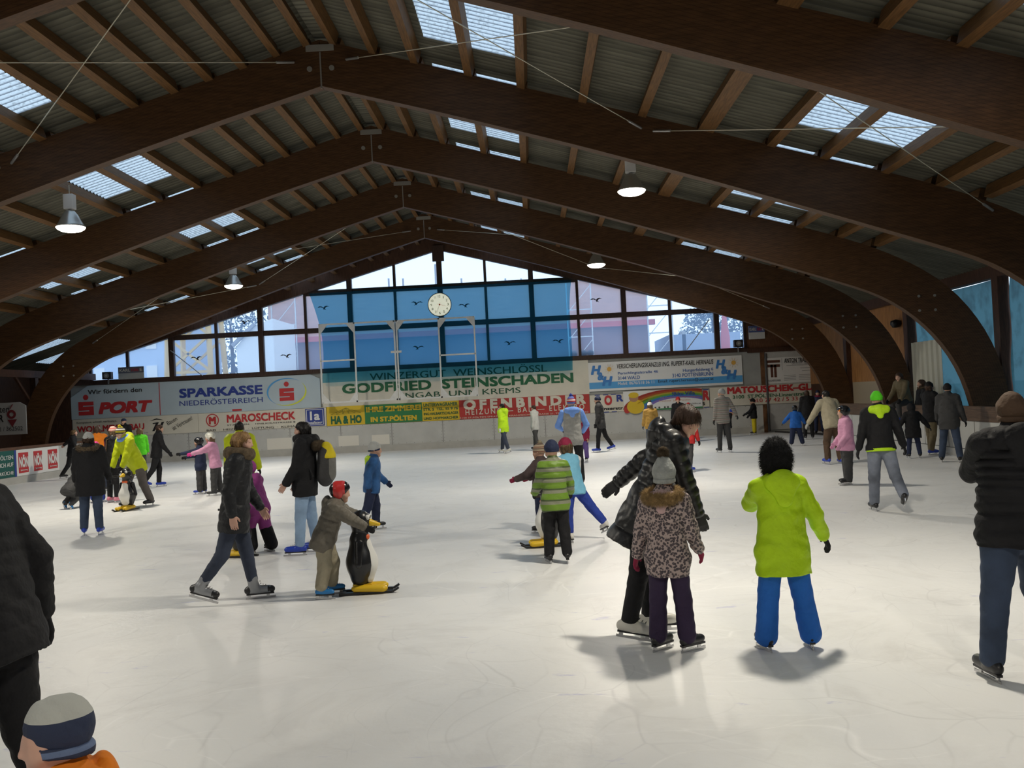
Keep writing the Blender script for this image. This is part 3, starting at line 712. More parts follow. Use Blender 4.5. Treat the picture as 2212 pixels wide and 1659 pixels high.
letpx('BAD  ·  HEIZUNG  ·  LÜFTUNG  ·  KLIMA', (446.8, 932), (638, 917.5), M_INK, s5, bold=.008)
a, c = wp(661, 919), wp(700, 883.5)
pb = MB().box(a[0], c[0], SY - .022, SY - .002, 1.1, a[1] + .63).build('plaque', M_NAVY); tag(pb, 'blue tradesman plaque reading 1a at the end of the plumber sign', 'sign')
w_ = c[0] - a[0]; fr = MB(); z0_, z1_ = 1.1, a[1] + .63
for (p, q, r, t) in ((.05, .95, .05, .08), (.05, .95, .92, .95), (.05, .08, .05, .95), (.92, .95, .05, .95)): fr.box(a[0] + w_ * p, a[0] + w_ * q, SY - .026, SY - .02, z0_ + (z1_ - z0_) * r, z0_ + (z1_ - z0_) * t)
mark(fr, 'plaque_border', M_WHITE, pb)
lettering('1a', a[0] + w_ * .24, z0_ + .22, a[0] + w_ * .76, z0_ + .56, M_WHITE, pb, y=SY - .012, bold=.03)
lettering('Installateur', a[0] + w_ * .12, z0_ + .08, a[0] + w_ * .88, z0_ + .18, M_WHITE, pb, y=SY - .012, bold=.02)
c1, c2, c3 = wp(788, 895)[0], wp(912, 890)[0], wp(992, 885)[0]
s6 = board('sign_board', b1 + .02, c3, 1.07, 1.80, M_YEL, 'yellow and green carpenter sign with a roof truss drawing')
mark(MB().box(c1, c2, SY - .006, SY + .01, 1.075, 1.795), 'green_panel', M_GRNB, s6)
letpx('HA & HO', (715.5, 917), (781, 895.8), M_GRN, s6, bold=.045)
lt = MB()
P = [wp(714, 896.5), wp(747, 881), wp(780, 891.5)]
for p, q in ((P[0], P[1]), (P[1], P[2]), (P[0], P[2])): lt.bar((p[0], SY - .01, p[1]), (q[0], SY - .01, q[1]), .004, .02, up=(0, 1, 0))
for t in (.2, .4, .6, .8):
    p = (P[0][0] + (P[2][0] - P[0][0]) * t, P[0][1] + (P[2][1] - P[0][1]) * t); u = 1 - abs(t - .5) * 2; h = P[1][1] - (P[0][1] + P[2][1]) / 2
    lt.bar((p[0], SY - .01, p[1]), (p[0], SY - .01, p[1] + h * u), .004, .015, up=(0, 1, 0)); lt.bar((p[0], SY - .01, p[1]), (P[1][0], SY - .01, P[1][1] - h * .1), .004, .012, up=(0, 1, 0))
mark(lt, 'truss_drawing', M_GRN, s6)
letpx('IHRE ZIMMEREI', (791, 891), (909, 873.5), M_YEL, s6, bold=.045); letpx('IN ST.PÖLTEN', (801, 912), (900, 893.8), M_YEL, s6, bold=.045)
for s_, lb, rt in (('UNTERWAGRAMER', (914.6, 879), (988, 868)), ('STR. 5  TEL. 55 9 76', (914.6, 888), (989, 878.5)), ('ING.HALBARTSCHLAGER', (915.8, 897.5), (990, 888)), ('UND HOFMARCHER', (915.8, 907.4), (990, 898))):
    letpx(s_, lb, rt, M_GRN, s6, bold=.02)
d1 = wp(1273.6, 875)[0]
s7 = board('sign_board', c3 + .005, d1, 1.07, 1.80, M_REDB, 'long red heating and plumbing sign with spaced cream lettering')
letpx('OFENBINDER', (1001.4, 885.7), (1264.7, 851.5), M_CREAM, s7, bold=.05, space=1.45)
letpx('HEIZUNG — BAD — ELEKTRO', (1005.8, 896.8), (1262, 872), M_CREAM, s7, bold=.012, space=1.4)
letpx('3100 ST.PÖLTEN-SPRATZERN, KRANZBICHLERSTRASSE 21, TELEFON 02742/3 02', (993.5, 905.2), (1271, 887), M_CREAM, s7)
# right part of the wall
s8 = board('sign_board', d1 + .02, wp(1532, 860)[0], 1.07, 1.74, M_CREAM, 'cream sign with red and navy letters half covered by the rainbow banner')
letpx('O', (1306, 875.6), (1321.5, 853.5), M_RED, s8, bold=.04); letpx('R', (1332, 867.8), (1345.5, 852), M_NAVY, s8, bold=.04)
letpx('Linzerstr.', (1295, 887), (1348, 877.5), M_INK, s8, bold=.03); letpx('R', (1519, 865), (1531.6, 843), M_RED, s8, bold=.05); letpx('5', (1517, 875.5), (1522.6, 868.5), M_INK, s8, bold=.03)
bk = MB()
for xx in (1290, 1308, 1325, 1525): p = wp(xx, 850); bk.box(p[0] - .1, p[0] + .1, SY - .01, SY, 1.72, 1.75); bk.box(p[0] - .1, p[0] + .1, SY - .01, SY, 1.06, 1.09)
mark(bk, 'edge_clip', M_NAVY, s8)
a, c = wp(1273, 840), wp(1602, 769)
s9 = board('banner', a[0], c[0], 1.88, 2.98, M_WHITE, 'white insurance office banner with blue H and H letters and two suns', y=SY + .005)
YB = SY + .005
mark(MB().box(a[0] + .01, c[0] - .01, YB - .005, YB + .01, 1.97, 2.22), 'blue_stripe', M_LBLUE, s9)
M_BLTXT = mat('sign_mid_blue', (.06, .15, .42), .5)
for s_, lb, rt, m, k in (('VERSICHERUNGSKANZLEI ING. RUPERT-KARL HERNAUS', (1332.8, 796.5), (1540.5, 776), M_INK, dict(shear=.2, bold=.012)), ('Perschlingtalstraße 46', (1335, 811), (1421, 799.5), M_BLTXT, dict(bold=.012)),
                        ('3144 WALD', (1335, 821), (1382, 811), M_BLTXT, dict(bold=.012)), ('Hungerfeldweg 6', (1475.4, 805.5), (1540, 793.5), M_BLTXT, dict(bold=.012)), ('3140 POTTENBRUNN', (1452.4, 815.5), (1540, 803), M_BLTXT, dict(bold=.012)),
                        ('Mobil: 0676/518 36 11', (1335, 832), (1412.8, 821.5), M_WHITE, dict(bold=.012)), ('Email: rupert.hernaus@utanet.at', (1422, 828.5), (1541, 814.5), M_INK, dict(bold=.006))):
    letpx(s_, lb, rt, m, s9, y=YB, **k)
M_HH = mat('sign_hh_blue', (.05, .22, .58), .5)
for g in (((1276.6, 810), (1298, 789), (1291, 822), (1304, 804), (1301, 834), (1323, 812.5), (1316, 797.5)), ((1546, 796.5), (1566, 776.5), (1558, 809), (1572, 790.5), (1569.5, 820), (1591, 798.5), (1584.5, 783.4))):
    letpx('H', g[0], g[1], M_HH, s9, y=YB, bold=.05, shear=.25); letpx('&', g[2], g[3], M_HH, s9, y=YB, bold=.04); letpx('H', g[4], g[5], M_HH, s9, y=YB - .003, bold=.05, shear=.25)
    sx_, sz_ = wp(*g[6], YB); sn = MB().disc((sx_, YB - .006, sz_), .085, n=20, t=.006)
    for k in range(10):
        t = 2 * PI * k / 10; sn.bar((sx_ + .1 * math.cos(t), YB - .01, sz_ + .1 * math.sin(t)), (sx_ + .19 * math.cos(t), YB - .01, sz_ + .19 * math.sin(t)), .004, .016, up=(0, 1, 0))
    mark(sn, 'sun_drawing', mat('sign_sun', (.75, .42, .08), .5), s9)
# rainbow banner
YR = SY - .07
a, c = wp(1348, 886, YR), wp(1515, 826, YR); X0, X1, Z0, Z1 = a[0], c[0], 1.06, 1.06 + (c[1] - a[1]) - .15
s10 = board('banner', X0, X1, Z0, Z1, M_WHITE, 'kindergarten banner with a rainbow arch and a child dressed in yellow', y=YR, t=.02)
W_, H_ = X1 - X0, Z1 - Z0
for k, cc in enumerate([(.34, .03, .02), (.42, .08, .02), (.42, .33, .04), (.12, .35, .05), (.05, .2, .5), (.2, .15, .5)]):
    ro = .72 - .055 * k; b = MB(); n = 40; vs = []; fs = []
    for i in range(n + 1):
        t = PI * i / n
        for q in (ro, ro - .058): vs.append((min(X1, max(X0, X0 + W_ * (.72 + q * 1.02 * math.cos(t)))), YR - .004, min(Z1, max(Z0, Z0 + H_ * (.02 + q * 1.42 * math.sin(t))))))
    for i in range(n): fs.append((2 * i, 2 * i + 1, 2 * i + 3, 2 * i + 2))
    b.add(vs, fs).build('rainbow_band', mat('rainbow_%d' % k, cc, .5), s10)
def ell(cx, cz, rx_, rz_, m, nm, dy=.006): return MB().disc((X0 + W_ * cx, YR - dy, Z0 + H_ * cz), H_ * rz_, rx=W_ * rx_, n=24, t=.003).build(nm, m, s10)
ell(.15, .22, .11, .36, M_YEL, 'child_drawing'); ell(.13, .66, .06, .2, mat('print_skin', (.45, .24, .15), .5), 'child_drawing', .007); ell(.13, .8, .065, .14, M_YEL, 'child_drawing', .009)
MB().bar((X0 + W_ * .18, YR - .008, Z0 + H_ * .4), (X0 + W_ * .31, YR - .008, Z0 + H_ * .62), .004, .11, up=(0, 1, 0)).build('child_drawing', M_YEL, s10)
ell(.04, .06, .04, .16, M_REDB, 'child_drawing', .005)
MB().box(X0 + W_ * .3, X1, YR - .006, YR, Z0, Z0 + H_ * .07).build('grass_drawing', M_GRNB, s10)
for q in (.4, .45, .52, .56): ell(q, .12, .012, .05, mat('print_dark', (.08, .07, .06), .5), 'flower_drawing')
def rt_(s_, x0, z0, x1, z1, m, **k): lettering(s_, X0 + W_ * x0, Z0 + H_ * z0, X0 + W_ * x1, Z0 + H_ * z1, m, s10, y=YR, **k)
rt_('!Biku Villa', .62, .68, .91, .86, M_NAVY, bold=.02); rt_('Kids Corner  zweisprachige Kindergruppe', .47, .54, .98, .64, mat('print_pink', (.5, .2, .2), .5)); rt_('Preschool  Junge Familien', .45, .38, .85, .48, mat('print_orange', (.6, .3, .15), .5)); rt_('www.biku.at', .78, .2, .98, .28, M_INK)
# glazier sign
a, c = wp(1534, 870), wp(1790, 850)
s11 = board('sign_board', a[0], c[0] + .2, 1.08, 1.80, M_CREAM, 'cream glazier sign with bold red lettering near the corner post', y=SY - .035)
letpx('MATOUSCHEK–GLAS', (1571, 851.5), (1775, 826.5), M_RED, s11, y=SY - .035, bold=.045)
letpx('3100  ST.PÖLTEN-Linzerstraße  27', (1583, 861.8), (1765, 843.5), M_GRN, s11, y=SY - .035, bold=.012); letpx('Tel.0 27 42 / 5 33 80', (1618, 870), (1742, 855.5), M_RED, s11, y=SY - .035, bold=.01)
a, c = wp(1653.6, 826), wp(1795, 766)
s12 = board('sign_board', a[0], c[0], 1.84, 2.82, M_WHITE, 'white sign with a large brown double T behind the last arch foot', y=SY - .01)
tb = MB(); 
def W2(px, py): return wp(px, py, SY - .01)
for (p, q) in (((1657, 781.5), (1684.5, 777.0)), ((1657.5, 791), (1684.5, 786.5))):
    u, v = W2(*p), W2(*q); tb.box(u[0], v[0], SY - .02, SY - .01, u[1] - .05, u[1] + .05)
for px in (1668, 1675.5): u, v = W2(px, 815), W2(px, 788); tb.box(u[0] - .045, u[0] + .045, SY - .02, SY - .01, u[1], v[1])
mark(tb, 'emblem', M_BROWN, s12)
letpx('TRAUNFELLNER', (1657, 825), (1686, 819.5), M_GREYT, s12, y=SY - .01, bold=.02); letpx('ANTON TRAUNFELLNER', (1694, 784), (1777, 770), M_INK, s12, y=SY - .01, bold=.015); letpx('Ges.m.b.H - Bauunternehmung', (1710, 789.5), (1777, 778), M_GREYT, s12, y=SY - .01)
ln = MB(); u = W2(1690, 805); ln.box(u[0] - .006, u[0] + .006, SY - .018, SY - .01, u[1] + .1, u[1] + .55)
for i, (f0, f1) in enumerate(((0, .5), (.05, .9), (.45, 1), (.5, 1))): ln.box(u[0] + .1 + 1.3 * f0, u[0] + .1 + 1.3 * f1, SY - .018, SY - .01, u[1] + .36 - .11 * i, u[1] + .375 - .11 * i)
for i in range(4): ln.box(u[0] + .05, u[0] + .5, SY - .018, SY - .01, u[1] - .12 - .06 * i, u[1] - .105 - .06 * i); ln.box(u[0] + .62, u[0] + 1.1, SY - .018, SY - .01, u[1] - .12 - .06 * i, u[1] - .105 - .06 * i)
mark(ln, 'print_lines', M_GREYT, s12)
# two small plates
for (p, q, lb, col) in (((256, 820), (310, 791), 'grey plate sign on the sill in front of the window in the low corner', M_GREYW), ((1618, 733), (1651, 702.5), 'small blue and white plate on the brown gable beside the windows', M_WHITE)):
    yy = WALL_Y - .14; u, v = wp(*p, yy), wp(*q, yy)
    k = MB().box(u[0], v[0], yy, yy + .03, u[1], v[1]).build('plate_sign', col); tag(k, lb, 'sign')
    hh = v[1] - u[1]
    mark(MB().box(u[0], v[0], yy - .006, yy, u[1] + hh * .5, v[1]), 'upper_band', mat('plate_dark', (.12, .13, .17), .5) if col is M_GREYW else mat('plate_blue', (.1, .14, .35), .5), k)
    lettering('KARL', u[0] + .06 * (v[0] - u[0]), u[1] + hh * .62, u[0] + (v[0] - u[0]) * .48, u[1] + hh * .86, M_CREAM, k, y=yy, bold=.02)
    lettering('FÜRST'[:4], u[0] + .52 * (v[0] - u[0]), u[1] + hh * .62, u[0] + (v[0] - u[0]) * .8, u[1] + hh * .88, M_RED, k, y=yy, bold=.02); lettering('E', u[0] + .85 * (v[0] - u[0]), u[1] + hh * .62, u[0] + (v[0] - u[0]) * .95, u[1] + hh * .86, M_CREAM, k, y=yy, bold=.02)
# left boards: green sign and three red newspaper emblems
def lframe(a_, z_, lift): return np.stack([np.full(len(a_), LB + .012 + lift), a_, z_], 1)
def ly(px, py): p = on_x(px, py, LB); return p[1], p[2]
y_a, y_b = ly(35, 1000)[0], ly(127, 1000)[0]
pn = MB().box(LB, LB + .012, y_a, y_b, .22, .99).build('sign_board', M_WHITE); tag(pn, 'white advert on the left-hand boards with three red newspaper emblems', 'sign')
for (p0, p1) in ((39, 60), (72, 90), (103, 123)):
    q0, q1 = ly(p0, 1000)[0], ly(p1, 990)[0]
    mark(MB().box(LB + .012, LB + .018, q0, q1, .30, .90), 'red_emblem', M_RED, pn)
    lettering('NÖN', q0 + .04 * (q1 - q0), .46, q1 - .04 * (q1 - q0), .84, M_WHITE, pn, bold=.04, frame=lframe); lettering('Sportsonntag', q0 + .15 * (q1 - q0), .35, q1 - .15 * (q1 - q0), .41, M_WHITE, pn, frame=lframe, bold=.02)
y_g = ly(-60, 1000)[0]
gb = MB().box(LB, LB + .012, y_g, y_a - .01, .22, .99).build('sign_board', mat('dark_teal_board', (.01, .10, .085), .5)); tag(gb, 'dark green advert on the left-hand boards with white lettering', 'sign')
mark(MB().box(LB + .012, LB + .016, y_a - .12, y_a - .01, .22, .99), 'blue_edge', M_NAVY, gb)
for s_, z0, z1, f in (('ST. PÖLTEN', .74, .88, .4), ('SICH AUF', .53, .65, .55), ('BACHERKÜCHE', .30, .42, .3)):
    lettering(s_, y_g + (y_a - y_g) * f, z0, y_a - .2, z1, M_WHITE, gb, frame=lframe, bold=.01)
# sign hanging in the dark corner at the far left
u = on_y(-60, 940, 31.0); v = on_y(55, 868, 31.0)
sg = MB().prism([(u[0], u[2] - .05), (v[0], u[2] - .05), (v[0], v[2] - .12), (v[0] - .2, v[2]), (u[0], v[2])], 'y', 31.0, 31.04).build('sign_board', mat('dull_white_panel', (.45, .46, .48), .6)); tag(sg, 'white sign with a small bird emblem hanging in the dark corner', 'sign')
lettering('St. Pölten', v[0] - 1.55, v[2] - .32, v[0] - .55, v[2] - .1, M_INK, sg, y=31.0)
lettering('ER', v[0] - 1.05, u[2] + .38, v[0] - .75, u[2] + .62, M_INK, sg, y=31.0, bold=.02); lettering('02742 / 362502', v[0] - 1.3, u[2] + .08, v[0] - .12, u[2] + .22, M_INK, sg, y=31.0)
eb = MB().disc((v[0] - .48, 30.992, u[2] + .62), .15, n=20, t=.006, r_in=.07); eb.add([(v[0] - .62, 30.985, u[2] + .45), (v[0] - .3, 30.985, u[2] + .45), (v[0] - .46, 30.985, u[2] + .2)], [(0, 1, 2)]); eb.bar((v[0] - .52, 30.985, u[2] + .8), (v[0] - .42, 30.985, u[2] + .95), .01, .05, up=(0, 1, 0))
mark(eb, 'emblem', mat('emblem_maroon', (.2, .03, .04), .5), sg)

# ================================================================== clock
ck = on_y(949.5, 658, WALL_Y - .62); cl = empty('round_clock', tuple(ck)); tag(cl, 'round white lit clock on the centre post of the gable window', 'clock')
fm = mat_emit('clock_face_glow', (.80, .82, .66), .55)
def cp(mb, nm, m): return mb.build(nm, m, cl)
R_ = .44
b = MB(); n = 48; vs = []
for r, y in ((R_, .12), (R_ + .012, .0), (R_ - .012, -.012), (R_ - .015, .01)):
    for k in range(n): vs.append((r * math.cos(2 * PI * k / n), y, r * math.sin(2 * PI * k / n)))
fs = [(i * n + k, i * n + (k + 1) % n, (i + 1) * n + (k + 1) % n, (i + 1) * n + k) for i in range(3) for k in range(n)] + [tuple(range(n))]
cp(b.add(vs, fs), 'case', M_BLACK)
cp(MB().disc((0, .004, 0), R_ - .014, n=48, t=.004), 'dial', fm)
b = MB()
for k in range(60):
    t = 2 * PI * k / 60; r0 = R_ - (.05 if k % 5 == 0 else .03); b.bar((r0 * math.cos(t), -.003, r0 * math.sin(t)), ((R_ - .02) * math.cos(t), -.003, (R_ - .02) * math.sin(t)), .003, .008 if k % 5 == 0 else .003, up=(0, 1, 0))
cp(b, 'minute_marks', M_INK)
for h in range(1, 13):
    t = PI / 2 - 2 * PI * h / 12; x, z = .315 * math.cos(t), .315 * math.sin(t); w = .011 if h == 1 else (.022 if h == 11 else (.03 if h < 10 else .045))
    lettering(str(h), x - w, z - .045, x + w, z + .045, M_INK, cl, y=0.0, lift=.003, bold=.01)
def hand(h, ln, w, nm, m):
    t = PI / 2 - 2 * PI * h; cp(MB().bar((-.09 * math.cos(t), -.012, -.09 * math.sin(t)), (ln * math.cos(t), -.012, ln * math.sin(t)), .004, w, up=(0, 1, 0)), nm, m)
hand(3.55 / 12, .24, .025, 'hour_hand', mat('clock_hand_red', (.45, .08, .03), .4)); hand(33.5 / 60, .34, .016, 'minute_hand', mat('clock_hand_dark', (.2, .06, .03), .4)); cp(MB().disc((0, -.014, 0), .03, n=12, t=.006), 'hub', M_RED)
cp(MB().bar((0, .12, 0), (0, .6, 0), .1, .1), 'bracket', M_BLACK)

# ================================================================== blue sheet and white steel frame
TY = WALL_Y - .42
pts_t = {'tl': wp(668, 637, TY), 'tr': wp(1234, 607, TY), 'bl': wp(697, 828, TY), 'br': wp(1237, 797, TY)}
nx, nz = 60, 36; vs = []; fs = []
for i in range(nx + 1):
    s_ = i / nx
    for j in range(nz + 1):
        t = j / nz
        xl_ = pts_t['tl'][0] + (pts_t['bl'][0] - pts_t['tl'][0]) * (1 - (1 - t) ** 1.0) + .22 * math.sin(PI * t) ** 1 * (1 if t < .9 else .6)
        xr_ = pts_t['tr'][0] + (pts_t['br'][0] - pts_t['tr'][0]) * t - .12 * math.sin(PI * min(1, t * 1.2)) * (1 - t)
        z = 6.14 + (2.72 - 6.14) * t
        y = TY + .05 * math.sin(6 * s_ + 3 * t) * math.sin(PI * t) + .02 * math.sin(23 * s_)
        vs.append((xl_ + (xr_ - xl_) * s_, y, z))
for i in range(nx):
    for j in range(nz): fs.append((i * (nz + 1) + j, (i + 1) * (nz + 1) + j, (i + 1) * (nz + 1) + j + 1, i * (nz + 1) + j + 1))
o = MB().add(vs, fs).build('net_sheet', M_TARP, smooth=True); tag(o, 'large translucent blue sheet hung over the middle of the gable window', 'tarpaulin')
FY = WALL_Y - .75
fr = empty('steel_frame', (wp(690, 870, FY)[0], FY, 1.9)); tag(fr, 'white steel goal-like frame with corner gussets hung in front of the blue sheet', 'frame')
FI = Matrix.Translation((-fr.location[0], -FY, -1.9))
def fpart(mb, nm): q = mb.build(nm, M_WFRAME, fr); q.matrix_parent_inverse = FI
zt, zb = 4.93, 1.93
X = [wp(p, 780, FY)[0] for p in (693, 768, 857, 951, 1028)]
t = .055
xs = [X[0], X[1], X[2] - .04, X[2] + .05, X[3], X[4]]
for x in xs: fpart(MB().box(x - t / 2, x + t / 2, FY - t / 2, FY + t / 2, zb, zt), 'upright')
fpart(MB().box(X[0], X[4], FY - t / 2, FY + t / 2, zt - t, zt), 'top_rail'); fpart(MB().box(X[0], X[4], FY - t / 2, FY + t / 2, zb, zb + t), 'bottom_rail')
for a_, c_ in ((X[0], X[1]), (X[3], X[4])): fpart(MB().box(a_, c_, FY - t / 2, FY + t / 2, 3.5, 3.5 + t), 'cross_rail')
fpart(MB().box(X[2] - .2, X[2] + .2, FY - .05, FY - .02, 3.7, 3.78), 'clamp_plate'); 
gz = .42
for x, sg_ in ((xs[0], 1), (xs[1], -1), (xs[2], -1), (xs[3], 1), (xs[4], 1), (xs[5], -1)):
    for z, sz in ((zt, -1), (zb, 1)):
        if (x == xs[1] and sz == 1 and False): continue
        fpart(MB().prism([(x, z), (x + sg_ * gz * .8, z), (x, z + sz * gz)], 'y', FY - .012, FY + .012), 'gusset')
for x in (X[0], X[2], X[4]):
    fpart(MB().bar((x, FY, zt - .05), (x, WALL_Y - .05, zt - .05), .03, .03), 'wall_tie')

# ================================================================== bird decals, speakers, blobs on the sill
def bird(px, py, flip, lb, sc=1.0):
    y = WALL_Y + .04; x, z = wp(px, py, y); s = .23 * sc; f = -1 if flip else 1
    wing = [(-1.0, .05), (-.62, .36), (-.2, .28), (.05, .02), (.25, .3), (.6, .42), (1.05, .18), (.62, .2), (.36, .0), (.28, -.15), (.55, -.5), (.22, -.32), (.0, -.42), (.08, -.2), (-.1, .0), (-.4, .16)]
    q = [(x + f * s * a_, z + s * b_ * .8) for a_, b_ in wing]
    o = MB().prism(q, 'y', y - .004, y + .002).build('bird_decal', M_INK); tag(o, lb, 'decal', 'bird silhouettes on the gable window')
for px, py, f, lb in ((424, 774, 0, 'black bird silhouette on the pane with the yellow crane'), (530, 696, 1, 'black bird silhouette on the pane above the trees'), (618, 769, 0, 'black bird silhouette on the dark brick pane left of the blue sheet'), (698, 665, 0, 'faint bird silhouette behind the upper corner of the blue sheet'), (901, 655, 1, 'faint bird silhouette behind the sheet on one side of the clock'),
                      (1003, 660, 0, 'faint bird silhouette behind the sheet on the other side of the clock'), (904, 751, 1, 'faint bird silhouette behind the sheet inside the white frame'), (1102, 741, 1, 'faint bird silhouette behind the lower part of the blue sheet'), (1206, 737, 0, 'faint bird silhouette behind the lower edge corner of the sheet'), (1287, 648, 0, 'crisp black bird silhouette on the pane beside the blue sheet')):
    bird(px, py, f, lb)
for px, py, lb in ((232, 813, 'small black loudspeaker on the window sill by the grey plate'), (1595, 746, 'small black loudspeaker on the sill at the far end of the windows')):
    x, z = wp(px, py, WALL_Y - .25); o = MB().box(x - .17, x + .17, WALL_Y - .34, WALL_Y - .12, 3.28, 3.56).build('loudspeaker', M_BLACK, bevel=.015); tag(o, lb, 'loudspeaker')
    MB().disc((x, WALL_Y - .34, 3.42), .1, n=20, t=.01).build('speaker_cone', mat('speaker_grey', (.2, .2, .2), .6), o); MB().disc((x, WALL_Y - .35, 3.42), .04, n=12, t=.01).build('dust_cap', mat('speaker_pale', (.4, .4, .4), .5), o)
    MB().box(x - .02, x + .02, WALL_Y - .2, WALL_Y - .14, 3.1, 3.28).build('bracket', M_STEEL, o)
for px, lb in ((1240, 'first grey ball on the outer sill beside the blue sheet'), (1261, 'middle grey ball on the outer window sill'), (1276, 'third grey ball on the outer window sill')):
    x, z = wp(px, 765, WALL_Y + .25); b = MB(); b.lathe([(0, -.14), (.08, -.11), (.13, -.04), (.135, .03), (.09, .1), (0, .14)], (x, WALL_Y + .27, SILL + .1), 16); o = b.build('ball', mat('dull_grey_rubber', (.1, .11, .14), .7), smooth=True); tag(o, lb, 'ball')

# ================================================================== hanging lamps
M_GLOW = mat_emit('lamp_lens_glow', (1.0, .93, .78), 14.0)
M_BELL = mat('spun_aluminium', (.55, .55, .53), .3, metal=.7)
def lamp(x, y, z, lb):
    o = empty('bell_lamp', (x, y, z)); tag(o, lb, 'ceiling lamp', 'bell lamps hanging from the roof')
    b = MB(); b.lathe([(.27, 0), (.275, .02), (.25, .05), (.2, .14), (.15, .24), (.1, .31), (.085, .33), (0, .335)], n=32); b.build('reflector', M_BELL, o, smooth=True)
    b = MB(); b.lathe([(0, -.10), (.1, -.092), (.19, -.07), (.25, -.035), (.275, .0), (.25, .03), (0, .03)], n=32); b.build('lens', M_GLOW, o, smooth=True)
    MB().box(-.1, .1, -.08, .08, .36, .66).build('ballast_box', mat('ballast_grey', (.6, .6, .6), .5), o, bevel=.015)
    MB().tube([(0, 0, .3), (0, 0, .37)], .03, 10).build('neck', M_STEEL, o)
    zt_ = zsheet(abs(x - RX)) - z - .15
    MB().tube([(0, 0, .66), (0, 0, zt_)], .008, 6).build('suspension_wire', M_CABLE, o)
    MB().tube([(-.1, -.1, .08), (-.13, -.13, .12)], .012, 6).build('latch', M_STEEL, o)
    ld = bpy.data.lights.new('lamp_light', 'AREA'); ld.shape = 'DISK'; ld.size = .46; ld.energy = LAMP_W; ld.color = (1.0, .915, .76); ld.spread = math.radians(172)
    lo = bpy.data.objects.new('lamp_light', ld); lo.location = (0, 0, -.115); link(lo, o)
LAMPS = [(-9.0, 28.94, 5.66, 'lit bell lamp farthest along the left row, by the end wall'), (2.15, 28.94, 5.72, 'lit bell lamp just above the blue-sheeted window'), (-9.0, 18.64, 5.62, 'lit bell lamp hanging under the left roof slope near the skylights'), (2.15, 18.64, 5.74, 'lit bell lamp high under the right roof slope'),
         (-9.0, 8.34, 5.64, 'lit bell lamp over the near ice on the left, above the picture'), (2.15, 8.34, 5.74, 'lit bell lamp over the near ice on the right, above the picture'), (-9.0, -1.96, 5.64, 'lit bell lamp behind the camera on the left'), (2.15, -1.96, 5.74, 'lit bell lamp behind the camera on the right')]
for a_ in LAMPS: lamp(*a_)

# ================================================================== outside, seen through the gable window
M_APT = mat('pale_render', (.46, .56, .72), .8, var=.05, vscale=.5); M_GLASSD = mat('dark_glazing', (.16, .22, .32), .2)
def at(px, py, y): p = on_y(px, py, y); return p[0], p[2]
Yb = 62.0
ap = empty('apartment_building', (at(280, 760, Yb)[0], Yb, -.1)); tag(ap, 'pale apartment block with rows of narrow windows outside the low corner of the glazing', 'building')
AI = Matrix.Translation(-Vector(ap.location))
def op(mb, nm, m, par, inv): q = mb.build(nm, m, par); q.matrix_parent_inverse = inv; return q
x0, x1 = at(120, 780, Yb)[0], at(372, 780, Yb)[0]
op(MB().box(x0, x1, Yb, Yb + 10, -.1, 11.5), 'facade', M_APT, ap, AI); op(MB().box(x0 - .2, x1 + .2, Yb - .2, Yb + 10, 11.5, 11.9), 'roof', mat('roof_grey', (.3, .32, .36), .8), ap, AI)
xx = x0 + .8
while xx < x1 - .8:
    for zz in (1.0, 3.6, 6.2, 8.8):
        w = op(MB().box(xx, xx + .7, Yb - .05, Yb + .02, zz, zz + 1.5), 'window', M_WHITE, ap, AI); MB().box(xx + .08, xx + .62, Yb - .07, Yb, zz + .08, zz + 1.42).build('pane', M_GLASSD, w).matrix_parent_inverse = AI
    xx += 1.75
# tower crane
M_CRANE = mat('crane_yellow', (.62, .38, .06), .5)
cr = empty('tower_crane', (at(425, 790, 58)[0], 58, -.1)); tag(cr, 'yellow lattice tower crane base seen through the misted panes', 'crane')
b = MB(); w = 1.5
for sx in (-w, w):
    for sy in (-w, w): b.bar((sx, sy, 0), (sx * .65, sy * .65, 14), .25, .25)
b.build('mast_chord', M_CRANE, cr)
b = MB()
for k in range(6):
    z = 2.2 * k; q = w * (1 - .35 * z / 14)
    b.bar((-q, -q, z), (q, -q, z + 2.2), .14, .14); b.bar((q, -q, z), (-q, -q, z + 2.2), .14, .14); b.bar((-q, -q, z), (q, -q, z), .16, .16); b.bar((-q, q, z), (q, q, z + 2.2), .14, .14)
b.build('lattice_brace', M_CRANE, cr)
b = MB()
for k in range(9): b.box(-3.6 + .85 * k, -2.95 + .85 * k, -1.9, -1.3, 3.2, 4.0)
b.build('ballast_block', mat('ballast_concrete', (.3, .31, .33), .9), cr)
# trees
def tree(px, py, y, r, h, lb):
    x, z = at(px, py, y); o = empty('tree', (x, y, -.1)); tag(o, lb, 'tree', 'trees beyond the end wall')
    MB().tube([(0, 0, 0), (.1, 0, h * .5), (0, .1, h * .8)], [.25, .18, .08], 8).build('trunk', M_DARKW, o)
    b = MB(); rg = np.random.RandomState(int(px)); vs = []; fs = []
    for k in range(3200):
        d = rg.normal(size=3); d /= np.linalg.norm(d); rr_ = r * rg.uniform(.35, 1) ** .5; c = np.array([0, 0, h * .62]) + d * [rr_, rr_, rr_ * 1.1]
        a_ = rg.normal(size=3) * .17; q = rg.normal(size=3) * .17
        b.add([c, c + a_, c + q], [(0, 1, 2)])
    b.build('crown', mat('winter_foliage', (.10, .14, .17), .9), o)
tree(500, 770, 79, 4.2, 11.5, 'dense dark tree in the pane beside the crane'); tree(562, 790, 94, 2.8, 7.5, 'smaller tree behind the white shed outside'); tree(1540, 720, 86, 3.2, 10.0, 'bare tree outside the far end of the windows')
